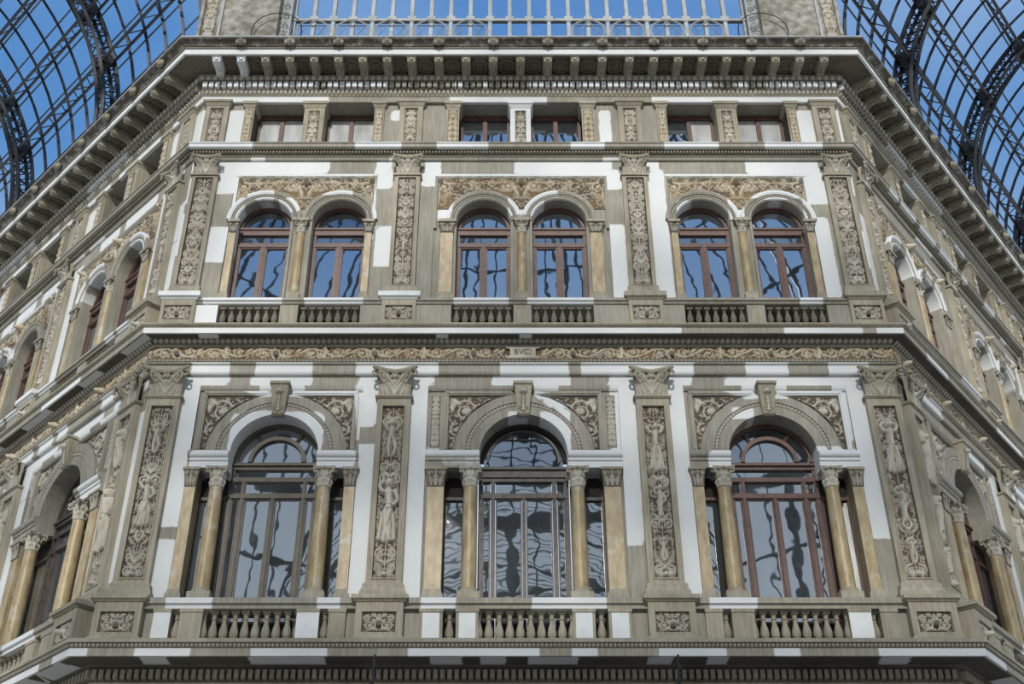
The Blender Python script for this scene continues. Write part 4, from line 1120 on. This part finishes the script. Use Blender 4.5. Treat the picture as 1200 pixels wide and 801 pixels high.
        # windows
        for k, c in enumerate((-.8, .8)):
            side = 'left' if c < 0 else 'right'
            t = thing(F, 'arched_window', side + ' upper twin window with red-brown frame, ' + P, 'window', (xc + c, -.30, 15.3), 'upper storey arched windows')
            z = lambda v: v - 15.3
            def fr():
                m = MB()
                for x in (-.54, .54): m.box(x - .035, x + .035, -.06, .03, 0, z(18.2))
                m.box(-.05, .05, -.05, .035, z(16.0), z(17.75)); m.box(-.012, .012, .035, .05, z(16.), z(17.7))
                for a, b in ((17.70, 17.80), (18.02, 18.2), (15.9, 16.02)): m.box(-.57, .57, -.05, .04, z(a), z(b))
                m.box(-.57, .57, -.05, .07, z(18.15), z(18.2)); m.box(-.58, .58, -.08, -.03, 0, z(16.0))
                return m.mesh('frame', 'frame_red')
            part(t, 'frame', shared('ufr', fr))
            part(t, 'arch_frame', shared('uaf', lambda: sector(0, z(18.2), .50, .58, 0, PI, -.06, .03, 24).mesh('arch_frame', 'frame_red')))
            part(t, 'arch_pane', shared(('uap', i), lambda: sector(0, z(18.2), .0, .50, 0, PI, -.03, -.02, 20).mesh('arch_pane', 'pane_dark' if i == 0 else 'pane_up')))
            def sash(a, b, z0, z1):
                m = MB()
                for e in ((a, a + .03, z0, z1), (b - .03, b, z0, z1), (a, b, z1 - .03, z1)): m.box(e[0], e[1], -.02, .015, e[2], e[3])
                return m.mesh('sash', 'frame_red')
            for (a, b) in ((-.505, -.05), (.05, .505)):
                q = part(t, 'pane', shared(('upane', a), lambda: _pm(a, b, z(16.02), z(17.70), 'pane_up')))
                part(q, 'sash', shared(('usash', a), lambda: sash(a, b, z(16.02), z(17.70))))
            part(t, 'pane', shared('utop', lambda: _pm(-.505, .505, z(17.80), z(18.02), 'pane')))
def _pm(a, b, z0, z1, mat, o=-.02):
    m = MB(); m.box(a, b, o - .012, o, z0, z1); return m.mesh('pane', mat)
def build_attic(F):
    for i, (xc, s) in enumerate(F.bays):
        S = ST[s]; P = F.place['bay'][i]
        def pier(hw, rw, nm):
            m = MB(); m.box(-hw, hw, -.42, .05, 0, 1.24); m.taper(1.20, 1.28, (-hw - .0, hw + .0, -.42, .06), (-hw - .05, hw + .05, -.42, .11)); m.box(-hw - .06, hw + .06, -.42, .13, 1.28, 1.36)
            return m.mesh('body', nm)
        t = thing(F, 'attic_pier', 'relief pier between attic windows, ' + P, 'pier', (xc, 0, 20.26), 'attic piers')
        wm = 'white' if (F.key == 'front' and i == 1) else 'stone'
        part(t, 'body', shared(('apier', wm), lambda: pier(.23, .12, wm)))
        part(t, 'relief_panel', shared('aprel', lambda: attic_panel(5, .24, 1.0)), (0, .055, .12))
        for sg in (-1, 1):
            side = 'left' if sg < 0 else 'right'; hw = S['st']
            t = thing(F, 'attic_side_pilaster', side + ' narrow relief strip beside attic windows, ' + P, 'pilaster', (xc + sg * (S['ah'] + hw), 0, 20.26), 'attic side strips')
            part(t, 'body', shared(('aside', s), lambda: pier(hw, .08, 'stone')))
            part(t, 'relief_panel', shared(('asrel', s), lambda: relief_mesh('relief_panel', 2 * hw - .06, 1.0, candelabra(2 * hw - .06, 1.0, 9, []), .0135, 'relief_gold')), (0, .055, .14))
        for c in (-1, 1):
            side = 'left' if c < 0 else 'right'
            cx = c * (.23 + S['ah']) / 2; hw = (S['ah'] - .23) / 2
            kinds = {('front', 0): ('blind', 'blind'), ('front', 1): ('pane_up', 'pane_up'), ('front', 2): ('pane_up', 'blind') if c < 0 else ('blind', 'blind')}.get((F.key, i), ('pane_dark', 'pane_up'))
            desc = 'with white blinds' if kinds == ('blind', 'blind') else 'half behind white blind' if 'blind' in kinds else 'with dark glass'
            t = thing(F, 'attic_window', side + ' attic window ' + desc + ', ' + P, 'window', (xc + cx, -.40, 20.22), 'attic windows')
            def fr():
                m = MB()
                for x in (-hw + .03, hw - .03): m.box(x - .04, x + .04, -.05, .03, 0, 1.4)
                m.box(-.05, .05, -.05, .04, 0, 1.4); m.box(-.012, .012, .04, .055, 0, 1.4); m.box(-hw, hw, -.05, .04, 1.28, 1.4); m.box(-hw, hw, -.05, .04, 0, .06)
                return m.mesh('frame', 'frame_red')
            part(t, 'frame', shared(('afr', s), fr))
            for k, (a, b) in enumerate(((-hw + .07, -.05), (.05, hw - .07))):
                q = part(t, 'pane', shared(('apane', s, k, kinds[k]), lambda: _pm(a, b, .06, 1.28, kinds[k])))
for F in FACES: build_lower(F); build_upper(F); build_attic(F)

# ================================================================ iron and glass vaults over the two side arms
def build_vault(F, R, zs, o0, s_first, spacing, th0, dth, side):
    sg = -1 if F.key == 'left' else 1
    def pt(s, th, dr=0.):
        r = R + dr
        return (sg * s, -(o0 + R - r * math.cos(th)), zs + r * math.sin(th))
    SMAX = s_first + spacing * 2.2
    ribs = [s_first - spacing * .93 if False else None] + [s_first + k * spacing for k in range(3)]
    ribs = ribs[1:]
    # main lattice ribs
    n = 60
    for k, s in enumerate(ribs):
        t = thing(F, 'vault_rib', ('first', 'second', 'third')[k] + ' iron lattice rib from corner, glass vault behind ' + side + ' wing', 'roof rib', (0, 0, 0), 'iron ribs of the ' + side + ' vault')
        for dr in (-.28, .16):
            for ds in (-.17, .17):
                m = MB(); m.tube([pt(s + ds, -.05 + (PI + .1) * i / n, dr) for i in range(n + 1)], .065, 4)
                m.tube([pt(s + ds, -.05, dr), (pt(s, 0, 0)[0] + sg * ds, pt(s, 0, dr)[1], 22.6)], .05, 4)
                part(t, 'chord', m.mesh('chord', 'iron'))
        m = MB(); q = 110
        for i in range(q):
            a, b = PI * i / q, PI * (i + 1) / q; f = 1 if i % 2 else -1
            for ds in (-.17, .17): m.tube([pt(s + ds, a, -.28 if f > 0 else .16), pt(s + ds, b, .16 if f > 0 else -.28)], .022, 3)
            m.tube([pt(s + .17 * f, a, -.28), pt(s - .17 * f, b, -.28)], .022, 3); m.tube([pt(s + .17 * f, a, .16), pt(s - .17 * f, b, .16)], .022, 3)
        part(t, 'lattice_web', m.mesh('lattice_web', 'iron'), kind='stuff')
        for th in [th0 + dth * j for j in range(0, 9)]:
            if .05 < th < PI - .1:
                m = MB(); c = pt(s, th, -.06); 
                m.tube([pt(s - .30, th, -.10), pt(s + .30, th, -.10)], .17, 8); part(t, 'gusset', m.mesh('gusset', 'iron'))
    # purlin trusses
    s0, s1 = .6, SMAX
    for j in range(0, 9):
        th = th0 + dth * j
        if not (.05 < th < PI - .1): continue
        name_ord = ('lowest', 'second lowest', 'third lowest', 'fourth lowest', 'fifth lowest', 'sixth lowest', 'seventh lowest', 'eighth lowest', 'ninth lowest')[j]
        t = thing(F, 'purlin_truss', name_ord + ' lattice purlin of the glass vault behind ' + side + ' wing', 'roof purlin', (0, 0, 0), 'lattice purlins of the ' + side + ' vault')
        for dr in (-.22, .12):
            m = MB(); m.tube([pt(s0, th, dr), pt(s1, th, dr)], .045, 4); part(t, 'chord', m.mesh('chord', 'iron'))
        m = MB(); q = int((s1 - s0) / .36)
        for i in range(q):
            a, b = s0 + .36 * i, s0 + .36 * (i + 1); f = i % 2
            m.tube([pt(a, th, -.22 if f else .12), pt(b, th, .12 if f else -.22)], .02, 3)
        part(t, 'lattice_web', m.mesh('lattice_web', 'iron'), kind='stuff')
    # glazing: bars, cross bars and panes
    t = thing(F, 'glass_vault', 'glass barrel skin with thin dark glazing bars over the ' + side + ' arm', 'glass roof', (0, 0, 0))
    nb = 6; ds = spacing / nb; ss = []
    s = s_first
    while s - ds > .3: s -= ds
    while s < SMAX: ss.append(s); s += ds
    for s in ss:
        m = MB(); m.tube([pt(s, PI * i / 40, .24) for i in range(41)], .052, 4); part(t, 'glazing_bar', m.mesh('glazing_bar', 'iron'))
    ths = []
    th = th0 - dth * 3
    while th < PI:
        if th > 0: ths.append(th)
        th += dth / 2
    for th in ths:
        m = MB(); m.tube([pt(ss[0], th, .38), pt(ss[-1], th, .38)], .026, 4); part(t, 'cross_bar', m.mesh('cross_bar', 'iron_mid'))
    ths = [0.] + ths
    cnt = 0
    for a, b in zip(ths[:-1], ths[1:]):
        if a > PI * .62: break
        for sa, sb in zip(ss[:-1], ss[1:]):
            m = MB(); m.quad(pt(sa, a, .30), pt(sb, a, .30), pt(sb, b, .30), pt(sa, b, .30))
            if cnt < 290: part(t, 'pane', m.mesh('pane', 'glass'))
            cnt += 1
build_vault(FACES[1], 6.33, 24.25, .05, 5.30, 4.93, math.radians(21.5), math.radians(14.5), 'left')
build_vault(FACES[2], 5.55, 24.78, .24, 4.68, 4.52, math.radians(18), math.radians(19), 'right')

# ================================================================ stone spandrels and glazed lunette above the front cornice
FR = FACES[0]
ZB = 22.6
for sg in (-1, 1):
    side = 'left' if sg < 0 else 'right'
    t = thing(FR, 'dome_pier', 'mottled grey stone pier above top cornice, ' + side + ' of the big glazed lunette', 'pier', (0, .25, ZB))
    m = MB(); m.box(*sorted((sg * 5.75, sg * 7.15)), -.7, 0, 0, 6); m.box(*sorted((sg * 5.2, sg * 5.8)), -.7, -.12, 4.2, 6); part(t, 'body', m.mesh('body', 'pend'))
    m = MB(); m.box(*sorted((sg * 7.07, sg * 7.13)), 0, .06, 0, 6); part(t, 'thin_moulding', m.mesh('thin_moulding', 'iron_pale'), label='thin pale vertical moulding')
    m = MB(); m.box(*sorted((sg * 7.13, sg * 7.62)), -.7, -.05, 0, 6); m.box(*sorted((sg * 7.13, sg * 7.2)), -.05, 0, 0, 6); m.box(*sorted((sg * 7.54, sg * 7.62)), -.05, .03, 0, 6); part(t, 'edge_strip', m.mesh('edge_strip', 'pend'))
    def vr():
        c = Carve(); c.d = candelabra(.28, 3.4, 77, []); return relief_mesh('edge_relief', .28, 3.4, c.d, .018, 'relief_grey')
    part(t, 'edge_relief', shared('edger', vr), (sg * 7.37, -.04, 0))
    def pr_():
        rnd = random.Random(4); c = Carve()
        for k in range(9): c.spiral(rnd.uniform(-.45, .45), rnd.uniform(.3, 3.2), rnd.uniform(.15, .28), rnd.uniform(0, 6), 1.3, rnd.choice((-1, 1)), .014, True, .35)
        return relief_mesh('faint_relief', 1.15, 3.5, c.d, .02, 'pend', amp=.9)
    part(t, 'faint_relief', shared('pendr', pr_), (sg * 6.42, .004, 0))
    t = thing(FR, 'scroll_ironwork', 'pale scrollwork strip with a thin hoop, ' + side + ' edge of the big lunette', 'ironwork', (sg * 5.70, .05, ZB))
    m = MB(); m.box(-.20, .20, -.08, -.04, 0, 6)
    for xx in (-.22, .20): m.box(xx - .02, xx + .02, -.05, .04, 0, 6)
    part(t, 'frame', m.mesh('frame', 'iron_pale'))
    m = MB()
    for k in range(14):
        for q in (-1, 1):
            p = []
            for i in range(16):
                f = i / 15; a = PI / 2 * q + f * 7.5 * q; r = .10 * (1 - .75 * f); p.append((q * .09 + r * math.cos(a), -.03, .2 + k * .34 + (.08 if q > 0 else 0) + r * math.sin(a)))
            m.tube(p, .014, 4)
    part(t, 'scrolls', m.mesh('scrolls', 'iron_pale'), kind='stuff')
    m = MB(); m.tube([(-sg * .0 + .58 * math.cos(PI * i / 20), -.35, 1.05 + .58 * math.sin(PI * i / 20)) for i in range(21)], .014, 4)
    for q in (-1, 1): m.tube([(q * .58, -.35, 1.05), (q * .58, -.2, 0)], .014, 4)
    part(t, 'hoop', m.mesh('hoop', 'iron'), label='thin dark iron hoop')
t = thing(FR, 'glazed_lunette', 'great glazed lunette with pale iron bars above the front cornice', 'glass wall', (0, -.2, ZB))
HW = 5.5; px = .475; nb = int(2 * HW / px); bars = [(k - nb / 2) * px for k in range(nb + 1)]
ZR = 2.04
for x in bars:
    m = MB(); m.box(x - .045, x + .045, -.06, .05, 0, 8); m.box(x - .10, x + .10, .04, .07, ZR - .07, ZR + .10)
    part(t, 'glazing_bar', m.mesh('glazing_bar', 'iron_pale'))
m = MB(); m.box(-HW, HW, -.05, .05, ZR - .04, ZR + .04); part(t, 'rail', m.mesh('rail', 'iron_pale'))
m = MB(); m.box(-HW, HW, -.05, .06, 0, 1.2); part(t, 'lower_rail', m.mesh('lower_rail', 'iron_pale'))
for k in range(nb):
    if bars[k + 1] > HW: break
    for (a, b) in ((1.2, ZR - .04), (ZR + .04, 8.)):
        m = MB(); m.box(bars[k] + .045, bars[k + 1] - .045, -.02, -.01, a, b); part(t, 'pane', m.mesh('pane', 'glass'))
for k in range(1, nb, 2):
    x = bars[k]
    if abs(x - .1) < 1.0: continue
    m = MB(); r = .40; zc = ZR - .44
    for rr in (r,): m.tube([(x + rr * math.cos(2 * PI * i / 28), -.07, zc + rr * math.sin(2 * PI * i / 28)) for i in range(29)], .026, 4)
    for base in (PI / 2, -PI / 2):
        p = [(x + (r - .02) * math.cos(base + 2 * PI * i / 3), -.07, zc + (r - .02) * math.sin(base + 2 * PI * i / 3)) for i in range(4)]
        m.tube(p, .018, 4)
    part(t, 'star_ring', m.mesh('star_ring', 'iron_pale'), label='ring enclosing a six-pointed star')

# ================================================================ the dome over the hall and the facade across it (seen only in the window glass)
t = thing(None, 'dome_ribs', 'iron ribs and rings of the glass dome over the hall', 'roof rib')
DC = (.345, 2.0); DR = 18.5; DZ = 29.0
def dp(a, e, r=DR): return (DC[0] + r * math.cos(e) * math.cos(a), DC[1] + r * math.cos(e) * math.sin(a), DZ + r * math.sin(e))
for k in range(16):
    a = 2 * PI * (k + .5) / 16
    m = MB()
    for da in (-.012, .012): m.tube([dp(a + da / max(.2, math.cos(e_)), e_) for e_ in [PI * .47 * i / 16 for i in range(17)]], .10, 4)
    part(t, 'rib', m.mesh('rib', 'iron'))
for k in range(96):
    if k % 6 == 3: continue
    a = 2 * PI * k / 96; m = MB(); m.tube([dp(a, PI * .40 * i / 12, DR + .2) for i in range(13)], .075, 3); part(t, 'glazing_bar', m.mesh('glazing_bar', 'iron'))
for j in range(1, 7):
    e_ = PI * .47 * j / 6; m = MB(); m.tube([dp(2 * PI * i / 64, e_) for i in range(65)], .12, 4); part(t, 'ring', m.mesh('ring', 'iron'))
for k in range(96):      # glazed drum on the far side of the hall
    a = 2 * PI * k / 96
    if math.sin(a) < -.35:
        p = dp(a, 0); m = MB(); m.tube([(p[0], p[1], 21.5), p], .06 if k % 6 else .2, 4); part(t, 'drum_bar', m.mesh('drum_bar', 'iron'))
for z_ in (21.5, 25.2):
    m = MB(); m.tube([(*dp(PI + math.asin(.35) + (PI - 2 * math.asin(.35)) * i / 40, 0)[:2], z_) for i in range(41)], .12, 4); part(t, 'drum_rail', m.mesh('drum_rail', 'iron'))
m = MB(); m.tube([dp(2 * PI * i / 64, 0) for i in range(65)], .35, 6); part(t, 'base_ring', m.mesh('base_ring', 'iron'))
t = thing(None, 'opposite_vault', 'iron ribs of the glass vault over the arm across the hall', 'roof rib')
def ov(y, th, r=12.): return (.345 + r * math.cos(th), y, 23.0 + r * math.sin(th))
for k in range(26):
    y = -17.5 - k * 1.0; big = k % 6 == 0
    m = MB(); m.tube([ov(y, PI * i / 28) for i in range(29)], .15 if big else .05, 4); part(t, 'rib' if big else 'glazing_bar', m.mesh('rib', 'iron'))
for j in range(1, 12):
    th = PI * j / 12; m = MB(); m.tube([ov(-17.5, th), ov(-42.5, th)], .10 if j % 2 else .05, 4); part(t, 'purlin', m.mesh('purlin', 'iron'))
def far_face(x0, x1, y, ang, key, top=23.):
    m = MB(); L = x1 - x0
    m.box(x0, x1, -.5, 0, 0, top); m.box(x0 - .3, x1 + .3, 0, 1.0, top - .8, top - .2); m.box(x0, x1, 0, .6, 8.5, 8.8)
    me = m.mesh('wall', 'far')
    o = bpy.data.objects.new('wall_' + key, me); COL.objects.link(o); o['kind'] = 'structure'
    o.matrix_world = Matrix.Translation((.345, 2, 0)) @ Matrix.Rotation(ang, 4, 'Z') @ Matrix.Translation((0, 18, 0))
    k = 0
    for z0, z1 in ((9.2, 13.0), (16, 18.8)):
        if z1 > top: continue
        for x in (-4.6, 0, 4.6):
            if x0 + 1 < x < x1 - 1:
                mm = MB(); mm.box(x - .85, x + .85, 0, .03, z0, z1); w = bpy.data.objects.new('window_opening', mm.mesh('window_opening', 'pane_dark')); COL.objects.link(w); w.parent = o
far_face(-7.2, 7.2, 0, PI, 'opposite', 24.5)
far_face(-7.2, 7.2, 0, PI / 2, 'hall_left')
far_face(-7.2, 7.2, 0, -PI / 2, 'hall_right')

# ================================================================ wrought-iron lamp finials on the piers below the balcony
for sg, side in ((-1, 'left'), (1, 'right')):
    t = thing(FR, 'bracket_lamp', 'tip of dark wrought-iron lamp under balcony cornice, below %s inner pilaster' % side, 'lamp', (sg * 2.46, .75, 7.2))
    m = MB(); m.tube([(0, 0, 0), (0, 0, 1.25)], .022, 6, .008); m.ball(0, 0, 1.25, .02, .02, .035); m.ball(0, 0, .95, .03, .03, .04); part(t, 'spire', m.mesh('spire', 'iron'))
    for k in range(10):
        a = 2.4 * k; z = .45 + .075 * k; r = .13 - .009 * k; p = []
        for i in range(8):
            f = i / 7; p.append((r * f * math.cos(a) * (1.1 - .4 * f), r * f * math.sin(a), z + .07 * math.sin(f * 3.4)))
        m = MB(); m.tube(p, .016, 4, .006); part(t, 'leaf_scroll', m.mesh('leaf_scroll', 'iron'))
    m = MB(); m.tube([(0, 0, .1), (0, .4, .28), (0, .75, .1)], .03, 6); m.tube([(-.16, 0, .52), (0, -.0, .44), (.16, 0, .52)], .014, 5); part(t, 'arm', m.mesh('arm', 'iron'))
    m = MB(); m.lathe([(.05, -.1), (.18, -.2), (.15, -.6), (.06, -.68)], seg=8); part(t, 'lantern', m.mesh('lantern', 'iron'))
